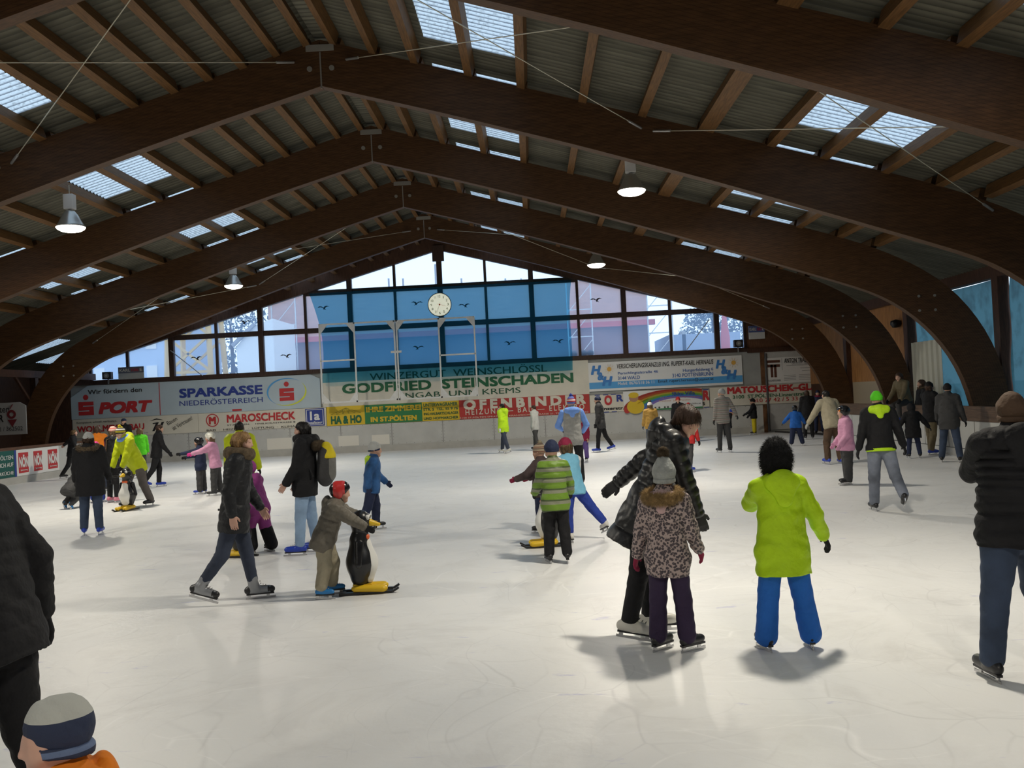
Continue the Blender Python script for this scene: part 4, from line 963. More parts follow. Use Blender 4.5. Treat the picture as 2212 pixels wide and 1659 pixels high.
hs = empty('white_shed', (at(535, 790, 54)[0], 54, -.1)); tag(hs, 'white gabled shed outside next to the dark tree', 'building'); HI = Matrix.Translation(-Vector(hs.location))
xa, za = at(513, 790, 54); xb = at(556, 790, 54)[0]; op(MB().prism([(xa, -.1), (xb + 1, -.1), (xb + 1, za + 2.6), (xb - .2, za + 2.2), (xa, za + 1.1)], 'y', 54, 59), 'walls', M_WHITE, hs, HI); op(MB().bar((xa - .2, 53.9, za + 1.15), (xb, 53.9, za + 2.35), .3, .18), 'roof_edge', M_GREYT, hs, HI)
Yc = 64.0
br = empty('brick_building', (at(900, 750, Yc)[0], Yc, -.1)); tag(br, 'brick building under construction with scaffolding behind the blue sheet', 'building'); BI = Matrix.Translation(-Vector(br.location))
M_BRK = mat('pale_brick', (.52, .30, .22), .9, var=.12, vscale=1, stretch=(1, 1, 8)); M_BRKD = mat('dark_brick', (.22, .11, .09), .9, var=.2, vscale=.6)
bx0, bx1 = at(580, 700, Yc)[0], at(1400, 700, Yc)[0]
zsp = at(610, 735, Yc)[1]
op(MB().box(bx0, bx1, Yc, Yc + 12, zsp, at(620, 640, Yc)[1]), 'upper_storey', M_BRK, br, BI); op(MB().box(bx0, bx1, Yc, Yc + 12, -.1, zsp), 'ground_storey', M_BRKD, br, BI); op(MB().box(bx0 - .3, bx1 + .4, Yc - .6, Yc, zsp - .25, zsp + .1), 'red_beam', mat('red_steel_beam', (.5, .06, .04), .5), br, BI)
for px in (598, 1225, 1395):
    x = at(px, 700, Yc)[0]; b = MB()
    for sx in (0, 1.6): b.bar((x + sx, Yc - 1.2, -.1), (x + sx, Yc - 1.2, 9.4), .08, .08)
    for k in range(5): b.bar((x, Yc - 1.2, 1.8 * k + .2), (x + 1.6, Yc - 1.2, 1.8 * k + .2), .07, .07); b.bar((x, Yc - 1.2, 1.8 * k), (x + 1.6, Yc - 1.2, 1.8 * k + 1.8), .05, .05)
    op(b, 'scaffold', M_STEEL, br, BI)
for px in (830, 862, 935, 992, 1090, 1125): 
    x, z = at(px, 600, Yc); op(MB().bar((x, Yc + 2, 9), (x, Yc + 2, z + (1.2 if px == 935 else .2)), .12, .12), 'rebar_post', M_GREYT, br, BI)
lw = empty('low_hall', (at(1480, 740, 70)[0], 70, -.1)); tag(lw, 'low pale hall with a chimney outside the far end of the windows', 'building'); LI = Matrix.Translation(-Vector(lw.location))
op(MB().box(at(1445, 740, 70)[0], at(1600, 740, 70)[0], 70, 78, -.1, at(1480, 722, 70)[1]), 'walls', mat('hall_grey', (.30, .36, .46), .8), lw, LI); op(MB().box(at(1474, 740, 70)[0], at(1482, 740, 70)[0], 70, 71, 3, at(1478, 715, 70)[1]), 'chimney', M_GREYW, lw, LI)
pm = empty('site_parasol', (at(1566, 720, 50)[0], 50, -.1)); tag(pm, 'closed red parasol outside the last window pane', 'parasol'); b = MB(); b.lathe([(.05, 2.2), (.22, 2.6), (.25, 4.5), (.12, 5.6), (0, 5.9)], n=12); b.build('canopy', mat('parasol_red', (.5, .07, .05), .7), pm, smooth=True); MB().tube([(0, 0, 0), (0, 0, 5.8)], .03, 8).build('pole', M_STEEL, pm)
# ================================================================== soft-surface modeller for figures
def V(*a): return np.array(a, float)
def rx(a): c, s = math.cos(math.radians(a)), math.sin(math.radians(a)); return np.array([[1, 0, 0], [0, c, -s], [0, s, c]])
def ry(a): c, s = math.cos(math.radians(a)), math.sin(math.radians(a)); return np.array([[c, 0, s], [0, 1, 0], [-s, 0, c]])
def rz(a): c, s = math.cos(math.radians(a)), math.sin(math.radians(a)); return np.array([[c, -s, 0], [s, c, 0], [0, 0, 1]])
class Cone:
    """tapered capsule; flat=(axis, k) squeezes along an axis; quilt=(rings, amplitude) puffs it"""
    def __init__(s, a, b, ra, rb=None, flat=None, quilt=None, k=.02):
        s.a, s.b, s.ra, s.rb, s.flat, s.quilt, s.k = np.array(a, float), np.array(b, float), ra, (ra if rb is None else rb), flat, quilt, k
    def bounds(s):
        r = max(s.ra, s.rb) + (s.quilt[1] if s.quilt else 0)
        return np.minimum(s.a, s.b) - r, np.maximum(s.a, s.b) + r
    def d(s, P):
        pa = P - s.a; ba = s.b - s.a
        if s.flat is not None:
            ax, k = s.flat; ax = np.asarray(ax); g = 1.0 / k - 1
            pa = pa + (pa @ ax)[..., None] * ax * g; ba = ba + (ba @ ax) * ax * g
        L = ba @ ba + 1e-12
        tt = (pa @ ba) / L; t = np.clip(tt, 0, 1)
        r = s.ra + (s.rb - s.ra) * t
        if s.quilt: r = r + s.quilt[1] * (np.abs(np.sin(PI * s.quilt[0] * (tt + .03))) ** .5 - .75)
        q = pa - t[..., None] * ba
        return np.sqrt((q * q).sum(-1)) - r
def field(prims, h, cut=None, sub=None, noise=None, extra=None):
    allp = list(prims) + list(extra or [])
    lo = np.min([p.bounds()[0] for p in allp], 0) - 3 * h; hi = np.max([p.bounds()[1] for p in allp], 0) + 3 * h
    n = np.maximum(4, np.ceil((hi - lo) / h).astype(int) + 1)
    D = np.full(n, 1.0, np.float32)
    ax = [lo[i] + h * np.arange(n[i]) for i in range(3)]
    def accum(p, op):
        m = p.k + 2.5 * h; b0, b1 = p.bounds()
        i0 = np.maximum(0, np.floor((b0 - m - lo) / h).astype(int)); i1 = np.minimum(n, np.ceil((b1 + m - lo) / h).astype(int) + 1)
        if (i1 <= i0).any(): return
        sl = tuple(slice(i0[i], i1[i]) for i in range(3))
        G = np.stack(np.meshgrid(*[ax[i][sl[i]] for i in range(3)], indexing='ij'), -1)
        d = p.d(G); o = D[sl]; k = p.k
        if op == 'u':
            hh = np.clip(.5 + .5 * (o - d) / k, 0, 1); D[sl] = o * (1 - hh) + d * hh - k * hh * (1 - hh)
        else: D[sl] = np.maximum(o, -d)
    for p in prims: accum(p, 'u')
    if sub:
        for p in sub: accum(p, 's')
    if cut or noise: G = np.stack(np.meshgrid(*ax, indexing='ij'), -1)
    if cut:
        for p0, nn in cut: np.maximum(D, ((G - p0) @ nn).astype(np.float32), out=D)
    if extra:
        for p in extra: accum(p, 'u')
    if noise:
        a, f = noise
        D += (a * (np.sin(G[..., 0] * f + 3 * np.sin(G[..., 2] * f * .7)) * np.sin(G[..., 1] * f * 1.1 + 1) * np.sin(G[..., 2] * f * .9 + 2 * np.sin(G[..., 0] * f * .6)))).astype(np.float32)
        if cut and not extra:
            for p0, nn in cut: np.maximum(D, ((G - p0) @ nn).astype(np.float32), out=D)
    return D, lo
def nets(D, lo, h):
    """dual surface extraction of D<0"""
    S = D < 0
    n = np.array(D.shape)
    c = [S[i:n[0] - 1 + i, j:n[1] - 1 + j, k:n[2] - 1 + k] for i in (0, 1) for j in (0, 1) for k in (0, 1)]
    cnt = sum(x.astype(np.int8) for x in c); act = (cnt > 0) & (cnt < 8)
    idx = np.full(act.shape, -1, np.int64); I = np.argwhere(act); idx[act] = np.arange(len(I))
    acc = np.zeros((len(I), 3)); w = np.zeros(len(I))
    co = [(0, 0, 0), (1, 0, 0), (0, 1, 0), (0, 0, 1), (1, 1, 0), (1, 0, 1), (0, 1, 1), (1, 1, 1)]
    val = {o: D[I[:, 0] + o[0], I[:, 1] + o[1], I[:, 2] + o[2]] for o in co}
    for a in co:
        for ax_ in range(3):
            if a[ax_] == 0:
                b = list(a); b[ax_] = 1; b = tuple(b); va, vb = val[a], val[b]; m = (va < 0) != (vb < 0)
                t = np.where(m, va / np.where(m, va - vb, 1), 0); p = np.tile(np.array(a, float), (len(I), 1)); p[:, ax_] = t
                acc[m] += p[m]; w[m] += 1
    vs = (I + acc / np.maximum(w, 1)[:, None]) * h + lo
    fs = []
    for ax_ in range(3):
        sl0 = [slice(None)] * 3; sl1 = [slice(None)] * 3; sl0[ax_] = slice(0, -1); sl1[ax_] = slice(1, None)
        a, b = S[tuple(sl0)], S[tuple(sl1)]; E = np.argwhere(a != b)
        o1, o2 = [(1, 2), (2, 0), (0, 1)][ax_]
        ok = (E[:, o1] > 0) & (E[:, o2] > 0) & (E[:, o1] < n[o1] - 1) & (E[:, o2] < n[o2] - 1); E = E[ok]
        if not len(E): continue
        e1 = np.zeros(3, int); e1[o1] = 1; e2 = np.zeros(3, int); e2[o2] = 1
        q = np.stack([idx[tuple((E - e1 - e2).T)], idx[tuple((E - e2).T)], idx[tuple(E.T)], idx[tuple((E - e1).T)]], 1)
        fl = ~a[tuple(E.T)]; q[fl] = q[fl][:, ::-1]; fs.append(q)
    F = np.concatenate(fs) if fs else np.zeros((0, 4), int)
    F = F[(F >= 0).all(1)]
    # two light smoothing passes
    for lam in (.5, -.3):
        A = np.zeros_like(vs); k = np.zeros(len(vs))
        for a_, b_ in ((0, 1), (1, 2), (2, 3), (3, 0)):
            np.add.at(A, F[:, a_], vs[F[:, b_]]); np.add.at(k, F[:, a_], 1); np.add.at(A, F[:, b_], vs[F[:, a_]]); np.add.at(k, F[:, b_], 1)
        vs = vs + lam * (A / np.maximum(k, 1)[:, None] - vs)
    return vs, F
def vnormals(vs, F):
    N = np.cross(vs[F[:, 2]] - vs[F[:, 0]], vs[F[:, 3]] - vs[F[:, 1]]); A = np.zeros_like(vs)
    for k in range(4): np.add.at(A, F[:, k], N)
    return A / (np.linalg.norm(A, axis=1)[:, None] + 1e-12)
def tufted(vs, F, n, ln, r, droop, seed=3):
    rg = np.random.RandomState(seed); N = vnormals(vs, F); c = vs.mean(0)
    if np.mean(((vs - c) * N).sum(1)) < 0: N = -N
    i = rg.randint(0, len(vs), n); b = vs[i]; d = N[i] + rg.normal(size=(n, 3)) * .45 + np.array([0, 0, -droop]); d /= np.linalg.norm(d, axis=1)[:, None]
    t = np.cross(d, rg.normal(size=(n, 3))); t /= np.linalg.norm(t, axis=1)[:, None] + 1e-9; u = np.cross(d, t)
    L = ln * rg.uniform(.5, 1.2, n)[:, None]
    base = [b - d * ln * .2 + r * (t * math.cos(a) + u * math.sin(a)) for a in (0, 2.09, 4.19)]; mid = b + d * L * .6; tip = b + d * L + np.array([0, 0, -droop * .3]) * L
    W = np.concatenate(base + [tip]); o = len(vs); k = np.arange(n)
    Q = np.concatenate([np.stack([o + a * n + k, o + e * n + k, o + 3 * n + k, o + 3 * n + k], 1) for a, e in ((0, 1), (1, 2), (2, 0))])
    return np.concatenate([vs, W]), F, Q[:, :3]
def soft(name, prims, h, m, parent, cut=None, sub=None, noise=None, extra=None, more=None, tuft=None):
    D, lo = field(prims, h, cut, sub, noise, extra); vs, F = nets(D, lo, h)
    if tuft:
        vs, F, T3 = tufted(vs, F, *tuft)
        me = bpy.data.meshes.new(name); me.from_pydata(vs.tolist(), [], F.tolist() + T3.tolist()); me.polygons.foreach_set('use_smooth', np.ones(len(me.polygons), bool))
        if m: me.materials.append(m)
        o = bpy.data.objects.new(name, me); return link(o, parent)
    if more:
        for (pp, hh) in more:
            D2, lo2 = field(pp, hh); v2, f2 = nets(D2, lo2, hh); F = np.concatenate([F, f2 + len(vs)]); vs = np.concatenate([vs, v2])
    me = bpy.data.meshes.new(name)
    me.vertices.add(len(vs)); me.vertices.foreach_set('co', vs.astype(np.float32).ravel())
    me.loops.add(len(F) * 4); me.loops.foreach_set('vertex_index', F.astype(np.int32).ravel())
    me.polygons.add(len(F)); me.polygons.foreach_set('loop_start', np.arange(len(F), dtype=np.int32) * 4)
    me.polygons.foreach_set('use_smooth', np.ones(len(F), bool)); me.update(calc_edges=True); me.validate()
    if m: me.materials.append(m)
    o = bpy.data.objects.new(name, me); return link(o, parent)

# ------------------------------------------------------------------ cloth materials
def cloth(name, c, rough=.75, var=.12, bump=.75, bscale=11, sheen=0.0, spec=.25): return mat('cloth_' + name, c, rough, var=var, vscale=5, bump=bump, bscale=bscale, spec=spec, sheen=sheen)
SKIN = mat('skin', (.55, .33, .24), .5, var=.05, vscale=12, spec=.3)
SKIN_P = mat('skin_rosy', (.60, .36, .28), .5, var=.05, vscale=12, spec=.3)
LIPS = mat('lip_tone', (.40, .14, .12), .5); EYED = mat('eye_dark', (.03, .025, .02), .2)
CB = cloth('black', (.012, .012, .014)); CBS = cloth('black_glossy', (.012, .012, .013), rough=.36, spec=.5, bump=.3); CN = cloth('navy', (.022, .03, .07)); CDG = cloth('dark_grey', (.05, .05, .052))
CLIME = cloth('lime', (.45, .70, .012), rough=.55); CNEON = cloth('neon_lime', (.50, .80, .02), rough=.5); CYG = cloth('yellow_green', (.50, .58, .01), rough=.55)
CBLU = cloth('bright_blue', (.02, .13, .50)); CROY = cloth('royal_blue', (.03, .06, .34)); CSKATE = mat('rental_blue', (.015, .05, .42), .35, spec=.5); CSKB = mat('skate_black', (.014, .014, .016), .4, spec=.5); CSKW = mat('skate_white', (.70, .68, .62), .4); CSKG = mat('skate_silver', (.30, .31, .33), .35, metal=.3); CSKP = mat('skate_pink', (.65, .22, .30), .4); CSKLB = mat('skate_sky_blue', (.03, .22, .55), .4)
CJEAN = mat('denim_blue', (.036, .055, .10), .8, var=.3, vscale=5, bump=.2, bscale=70); CJLT = mat('denim_light', (.26, .38, .56), .8, var=.2, vscale=5, bump=.2, bscale=70); CJGR = mat('denim_washed_grey', (.16, .18, .23), .8, var=.5, vscale=3.2, bump=.2, bscale=70); CJDK = mat('denim_dark', (.035, .045, .075), .8, var=.3, vscale=5, bump=.2, bscale=70)
CKHA = cloth('khaki', (.14, .115, .07)); COLV = cloth('olive_grey', (.15, .135, .11), rough=.55); CBEI = cloth('beige', (.36, .32, .23)); CMAG = cloth('magenta', (.36, .07, .28)); CPINK = cloth('pink', (.62, .30, .46), rough=.55); CPNKH = cloth('hot_pink', (.80, .06, .32)); CRED = cloth('red', (.50, .03, .03)); CMAR = cloth('maroon', (.26, .02, .06)); CORG = cloth('orange', (.72, .20, .015)); CYEL = cloth('yellow', (.65, .52, .02)); CMUS = cloth('mustard', (.42, .25, .06), rough=.5)
CGRY = cloth('grey', (.30, .30, .29)); CLG = cloth('light_grey', (.45, .46, .45)); CWH = cloth('white', (.72, .70, .68)); CBRN = cloth('brown', (.09, .055, .035)); CGRN = cloth('green', (.06, .36, .05)); CGRB = cloth('bright_green', (.10, .62, .02)); CPUR = cloth('dark_purple', (.035, .022, .055)); CLBL = cloth('light_blue', (.20, .50, .70)); CPERI = cloth('periwinkle', (.17, .32, .75)); CTEAL = cloth('blue_camouflage', (.03, .10, .26), var=.6)
LEO = mat_leopard()
FUR_T = mat('fur_tan', (.36, .24, .11), .95, var=.35, vscale=30, bump=.8, bscale=120); FUR_B = mat('fur_brown', (.11, .08, .05), .95, var=.35, vscale=30, bump=.8, bscale=120); FUR_K = mat('fur_black', (.010, .010, .011), .9, var=.3, vscale=30, bump=.8, bscale=120)
HB = mat('hair_brown', (.055, .028, .017), .5, var=.35, vscale=9, stretch=(6, 6, .6), bump=.4, bscale=40); HBL = mat('hair_blond', (.34, .20, .085), .5, var=.3, vscale=9, stretch=(6, 6, .6), bump=.4, bscale=40); HK = mat('hair_black', (.012, .010, .010), .5, var=.3, vscale=9, bump=.3, bscale=40); HDB = mat('hair_dark_blond', (.16, .10, .05), .5, var=.3, vscale=9, stretch=(6, 6, .6), bump=.4, bscale=40)
KGR = mat('knit_grey', (.34, .36, .35), .95, var=.15, vscale=30, bump=.9, bscale=55)
STRIPE_SW = mat_bands('striped_sweater_wool', [(0, (.16, .15, .14)), (.16, (.42, .40, .36)), (.3, (.06, .07, .09)), (.42, (.36, .34, .30)), (.55, (.20, .09, .09)), (.66, (.40, .38, .35)), (.8, (.10, .10, .10)), (.9, (.3, .28, .22))], period=.105)
STRIPE_GR = mat_bands('striped_green_puffer', [(0, (.14, .26, .02)), (.55, (.22, .23, .16)), (.85, (.06, .09, .03))], period=.115, rough=.5)
H_RWB = mat_bands('red_white_blue_knit', [(0, (.08, .12, .40)), (.4, (.45, .05, .06)), (.65, (.65, .62, .60)), (.85, (.30, .03, .05))], period=.115)
H_YWB = mat_bands('yellow_white_black_knit', [(0, (.55, .45, .03)), (.35, (.03, .03, .03)), (.5, (.7, .68, .62)), (.75, (.03, .03, .03))], period=.10)
H_PST = mat_bands('pink_striped_knit', [(0, (.55, .16, .14)), (.5, (.60, .42, .36))], period=.06)
H_BST = mat_bands('brown_striped_knit', [(0, (.42, .34, .24)), (.4, (.10, .06, .05)), (.6, (.35, .25, .16)), (.8, (.20, .08, .06))], period=.06)
H_NVS = mat_bands('navy_striped_knit', [(0, (.02, .03, .07)), (.55, (.10, .14, .22)), (.75, (.02, .03, .07))], period=.045)
HELM_K = mat('helmet_black', (.012, .012, .014), .2, spec=.6); HELM_R = mat('helmet_red', (.60, .04, .02), .25, spec=.6); HELM_RB = mat_bands('helmet_red_black', [(0, (.012, .012, .014)), (.5, (.55, .04, .04))], axis=1, period=.22, rough=.2, bump=0); HELM_W = mat('helmet_white', (.55, .55, .50), .3, var=.5, vscale=9)
BLADE = mat('skate_blade_steel', (.55, .55, .56), .25, metal=.9); BLKH = mat('blade_holder', (.5, .5, .5), .4)

# ------------------------------------------------------------------ people
PEOPLE = []
def two_bone(S, T, la, lb, pole):
    d = T - S; L = min(np.linalg.norm(d), (la + lb) * .999); u = d / (np.linalg.norm(d) + 1e-9)
    a = (la * la - lb * lb + L * L) / (2 * L); hgt = math.sqrt(max(la * la - a * a, 0))
    p = pole - (pole @ u) * u; p /= np.linalg.norm(p) + 1e-9
    E = S + u * a + p * hgt; return E, S + u * L
def hand_prims(W, f, side_v, nrm, s, fat=0.0, curl=35):
    """W wrist, f finger direction, side_v towards the thumb, nrm palm normal (towards palm)"""
    P = []
    c = W + f * .05 * s
    for t in (-.6, -.2, .2, .6): P.append(Cone(W + f * .012 * s + side_v * t * .030 * s, c + f * .042 * s + side_v * t * .046 * s, .014 * s + fat, .013 * s + fat, k=.012))
    for i, (t, L) in enumerate(((.62, .062), (.22, .072), (-.2, .066), (-.6, .052))):
        b = c + f * .045 * s + side_v * t * .048 * s
        a1, a2 = math.radians(curl * .5), math.radians(curl * 1.3)
        d1 = f * math.cos(a1) + nrm * math.sin(a1); d2 = f * math.cos(a2) + nrm * math.sin(a2)
        m = b + d1 * L * .5 * s; e = m + d2 * L * .5 * s
        P += [Cone(b, m, .0092 * s + fat, .0085 * s + fat, k=.004), Cone(m, e, .0085 * s + fat, .0072 * s + fat, k=.004)]
    tb = W + f * .028 * s + side_v * .026 * s; td = f * .62 + side_v * .62 + nrm * .45; td /= np.linalg.norm(td)
    tm = tb + td * .036 * s; td2 = f * .9 + side_v * .25 + nrm * .4; td2 /= np.linalg.norm(td2)
    P += [Cone(tb, tm, .012 * s + fat, .0105 * s + fat, k=.008), Cone(tm, tm + td2 * .03 * s, .0105 * s + fat, .0085 * s + fat, k=.004)]
    return P
def person(label, px, py, H, yaw, Y=None, pos=None, child=0.0, lean=0, side=0, twist=0, head=(0, 0), LA=(8, 10, 12), RA=(8, 10, 12), LL=(0, 3, 0), RL=(0, 3, 0), anchor='mid', lift=0.0,
           jacket=None, trousers=None, skates=None, hat=None, hair=None, gloves=None, extras=(), face=False, build=1.0, cat='person', skin=None, group=None, handcurl=35, sit=None, vox=None, foot_yaw=(8, -8)):
    if pos is None:
        pos = on_z(px, py) if Y is None else np.array([(on_y(px, 800, Y))[0], Y, 0.0])
    pos = np.array(pos, float); dist = max(2.0, pos[1])
    h = vox or float(np.clip(.0048 + dist * .00042, .0068, .016))
    root = empty('person', tuple(pos), math.radians(yaw)); tag(root, label, cat, group)
    c = child; hh = H * (.130 + .045 * c)
    hip_z, sh_z = H * (.505 - .035 * c), H * (.815 - .045 * c)
    spine = sh_z - hip_z; shw = H * (.101 + .002 * c) * build; hipw = H * .052
    lt, ls = H * (.245 - .018 * c), H * (.215 - .012 * c)
    ua, fa = H * .168, H * .142
    ah, bh = H * .04, (.05 if skates else 0.0)
    # legs
    def leg(sg, flex, abd, knee, pt=None):
        d = lambda a, b: ry(-sg * b) @ rx(a) @ V(0, 0, -1)
        hip = V(sg * hipw, 0, 0); kn = hip + d(flex, abd) * lt; an = kn + d(flex - knee, abd) * ls
        return hip, kn, an, pt
    L, R = leg(-1, *LL), leg(1, *RL)
    low = min(L[2][2] - (0.03 if L[3] else 0), R[2][2] - (0.03 if R[3] else 0))
    PZ = -low + ah + bh + lift
    if sit is not None: PZ = sit
    off = V(0, 0, PZ)
    if anchor == 'mid': m = (L[2] + R[2]) / 2
    elif anchor == 'L': m = L[2]
    elif anchor == 'R': m = R[2]
    else: m = V(0, 0, 0)
    off = off - V(m[0], m[1], 0)
    L = [q + off if i < 3 else q for i, q in enumerate(L)]; R = [q + off if i < 3 else q for i, q in enumerate(R)]
    pel = off
    T = rz(twist) @ ry(side) @ rx(-lean)
    up, rt, fw = T @ V(0, 0, 1), T @ V(1, 0, 0), T @ V(0, 1, 0)
    shc = pel + up * spine
    nb = shc + up * H * .02
    HT = rz(twist + head[0]) @ ry(side * .5) @ rx(-head[1] - lean * .25)
    hu, hr, hf = HT @ V(0, 0, 1), HT @ V(1, 0, 0), HT @ V(0, 1, 0)
    hc = nb + (up * .5 + hu * .5) * (hh * .62) + fw * hh * .10
    top = hc + hu * hh * .5
    def arm(sg, spec):
        S = shc + rt * sg * shw - up * H * .005
        if spec[0] == 'ik':
            tgt = np.array(spec[1], float); pole = V(*(spec[2] if len(spec) > 2 else (sg * .5, -.6, -.6)))
            E, W = two_bone(S, tgt, ua, fa, pole); return S, E, W
        flex, abd, el = spec[:3]; inn = spec[3] if len(spec) > 3 else 0
        d1 = T @ (ry(-sg * abd) @ rx(flex) @ V(0, 0, -1)); d2 = T @ (ry(-sg * abd) @ rz(sg * inn) @ rx(flex + el) @ V(0, 0, -1))
        E = S + d1 * ua; return S, E, E + d2 * fa
    AL, AR = arm(-1, LA), arm(1, RA)
    hs = H / 1.72 * (1 + .12 * c)
    def handp(sg, A, fat=0.0):
        f = A[2] - A[1]; f /= np.linalg.norm(f); n_ = -sg * rt - (-sg * rt @ f) * f; n_ /= np.linalg.norm(n_) + 1e-9
        sv = np.cross(n_, f) * (1 if sg > 0 else -1) 
        if sv @ fw < 0 and abs(sv @ fw) > .2: sv = -sv
        return hand_prims(A[2], f, sv, n_, hs, fat, handcurl)
    # ---------------- body: one skin surface
    sk = skin or SKIN
    B = []
    B += [Cone(pel + up * H * .02, pel + up * H * .13, H * .075 * build, H * .078 * build, flat=(fw, .7)), Cone(pel + up * H * .13, shc - up * H * .05, H * .078 * build, H * .092 * build, flat=(fw, .66)),
          Cone(shc - rt * shw * .8, shc + rt * shw * .8, H * .035), Cone(shc - up * H * .01, hc - hu * hh * .2, H * .034, H * .031)]
    for A in (AL, AR): B += [Cone(A[0], A[1], H * .030 * build, H * .024), Cone(A[1], A[2], H * .025, H * .0165)]
    for G in (L, R): B += [Cone(G[0], G[1], H * .05 * build, H * .034), Cone(G[1], G[2], H * .034, H * .022)]
    def hp(x, y, z): return hc + hr * x * hh + hf * y * hh + hu * z * hh
    Hd = [Cone(hp(0, -.09, .13), hp(0, .05, .15), .36 * hh, .34 * hh, flat=(hr, .86), k=.02), Cone(hp(0, .08, -.05), hp(0, .2, -.34), .27 * hh, .115 * hh, flat=(hr, .92), k=.03), Cone(hp(0, .30, .0), hp(0, .25, -.25), .14 * hh, .13 * hh, k=.03),
          Cone(hp(0, .385, .06), hp(0, .465, -.10), .028 * hh, .048 * hh, k=.01), Cone(hp(-.05, .40, -.11), hp(.05, .40, -.11), .04 * hh, k=.008), Cone(hp(-.09, .345, -.215), hp(.09, .345, -.215), .035 * hh, k=.008), Cone(hp(0, .29, -.38), hp(0, .26, -.36), .09 * hh, k=.02),
          Cone(hp(-.16, .34, .10), hp(.16, .34, .10), .045 * hh, k=.02), Cone(hp(-.35, -.06, -.02), hp(-.35, -.09, .08), .06 * hh, flat=(hr, .5), k=.008), Cone(hp(.35, -.06, -.02), hp(.35, -.09, .08), .06 * hh, flat=(hr, .5), k=.008),
          Cone(hp(-.2, .25, -.1), hp(-.17, .28, -.12), .09 * hh, k=.03), Cone(hp(.2, .25, -.1), hp(.17, .28, -.12), .09 * hh, k=.03), Cone(hp(0, -.08, -.2), hp(0, -.1, -.62), .21 * hh, .22 * hh, k=.03)]
    if hat and hat['k'] in ('fur', 'helmet', 'hood') or (hat and hat.get('z', .03) < .0): Hd = Hd[:8] + Hd[10:]
    more = [(Hd, max(.0055, min(.009, h * .8)))]
    if not gloves: more += [(handp(-1, AL), .0065 if dist < 16 else .008), (handp(1, AR), .0065 if dist < 16 else .008)]
    body = soft('body', B, max(h, .010), sk, root, more=more)
    if face:
        b = MB()
        for sx in (-.145, .145):
            p = hp(sx, .352, .045); b.lathe([(0, -.035 * hh), (.045 * hh, -.02 * hh), (.055 * hh, 0), (.045 * hh, .02 * hh), (0, .035 * hh)], p, 10)
        b.build('eyes', EYED, root, smooth=True)
        soft('lips', [Cone(hp(-.075, .352, -.215), hp(0, .385, -.20), .02 * hh, .026 * hh, k=.006), Cone(hp(.075, .352, -.215), hp(0, .385, -.20), .02 * hh, .026 * hh, k=.006), Cone(hp(-.05, .355, -.235), hp(.05, .355, -.235), .024 * hh, k=.006)], .004, LIPS, root)
        b = []
        for sx in (-1, 1): b.append(Cone(hp(sx * .08, .385, .135), hp(sx * .22, .335, .145), .014 * hh, .01 * hh, k=.003))
        soft('eyebrows', b, .0038, HB, root)
    # ---------------- trousers
    tr = trousers or dict(m=CB)
    e = tr.get('ease', .010); fl_ = tr.get('flare', 0.0)
    if not tr.get('skip'):
        P = [Cone(pel - rt * hipw * .8, pel + rt * hipw * .8, H * .062 * build + e, k=.03, flat=(fw, .85)), Cone(pel + up * H * .03, pel + up * H * .11, H * .076 * build + e, H * .074 * build + e, flat=(fw, .72), k=.03)]
        for G in (L, R):
            hem = G[1] + (G[2] - G[1]) * tr.get('len', .95)
            P += [Cone(G[0] + V(0, 0, .0), G[1], H * .053 * build + e, H * .037 + e, k=.025), Cone(G[1], hem, H * .037 + e, H * (.026 if tr.get('over') else .031) + e + fl_, k=.02)]
        soft('trousers', P, h, tr['m'], root, noise=(.0035, 34))
        if 'patch' in tr:
            P = [Cone(G[0] + (G[1] - G[0]) * .15 - fw * .0 + V(0, -H * .034 - e, 0), G[0] + (G[1] - G[0]) * .7 + V(0, -H * .026 - e, 0), H * .017, H * .015) for G in (L, R)]
            soft('leg_patch', P, h, tr['patch'], root)
        if 'lower' in tr:
            P = [Cone(G[1] + (G[2] - G[1]) * .15, G[1] + (G[2] - G[1]) * 1.0, H * .038 + e + .004, H * .035 + e + .006) for G in (L, R)]
            soft('leg_cuffs', P, h, tr['lower'], root)
    # ---------------- skates
    if skates:
        m_s = skates if not isinstance(skates, dict) else skates['m']
        for gi, G in enumerate((L, R)):
            an = G[2]; pt = G[3]; ff = rz(foot_yaw[gi]) @ V(0, 1, 0); uu = V(0, 0, 1)
            if pt:
                Q = rz(foot_yaw[gi]) @ rx(-pt); ff = Q @ V(0, 1, 0); uu = Q @ V(0, 0, 1)
            sd = np.cross(ff, uu)
            sh = an + (G[1] - an) / np.linalg.norm(G[1] - an) * H * (.052 if (trousers or {}).get('over') else .040)
            bt = an - uu * (ah - H * .020)
            P = [Cone(sh, an - uu * .005, H * .032, H * .030, k=.012), Cone(an, bt + ff * H * .02, H * .030, H * .026, k=.02), Cone(bt - ff * H * .030, bt + ff * H * .085, H * .023, H * .021, k=.02, flat=(sd, .9)), Cone(bt + ff * H * .05, bt + ff * H * .10 - uu * .002, H * .022, H * .019, k=.015)]
            cutp = [(an - uu * ah, -uu)]
            sk_o = soft('ice_skate', P, max(.0065, h * .8), m_s, root, cut=cutp)
            b = MB(); bz = an - uu * ah
            b.bar(bz - ff * H * .05 - uu * (bh - .008), bz + ff * H * .125 - uu * (bh - .008), .006, .018, up=uu)
            for q in (-.03, .08): b.bar(bz + ff * H * q - uu * .002, bz + ff * H * q - uu * (bh - .012), .012, .03, up=ff)
            b.build('blade', BLADE, sk_o)
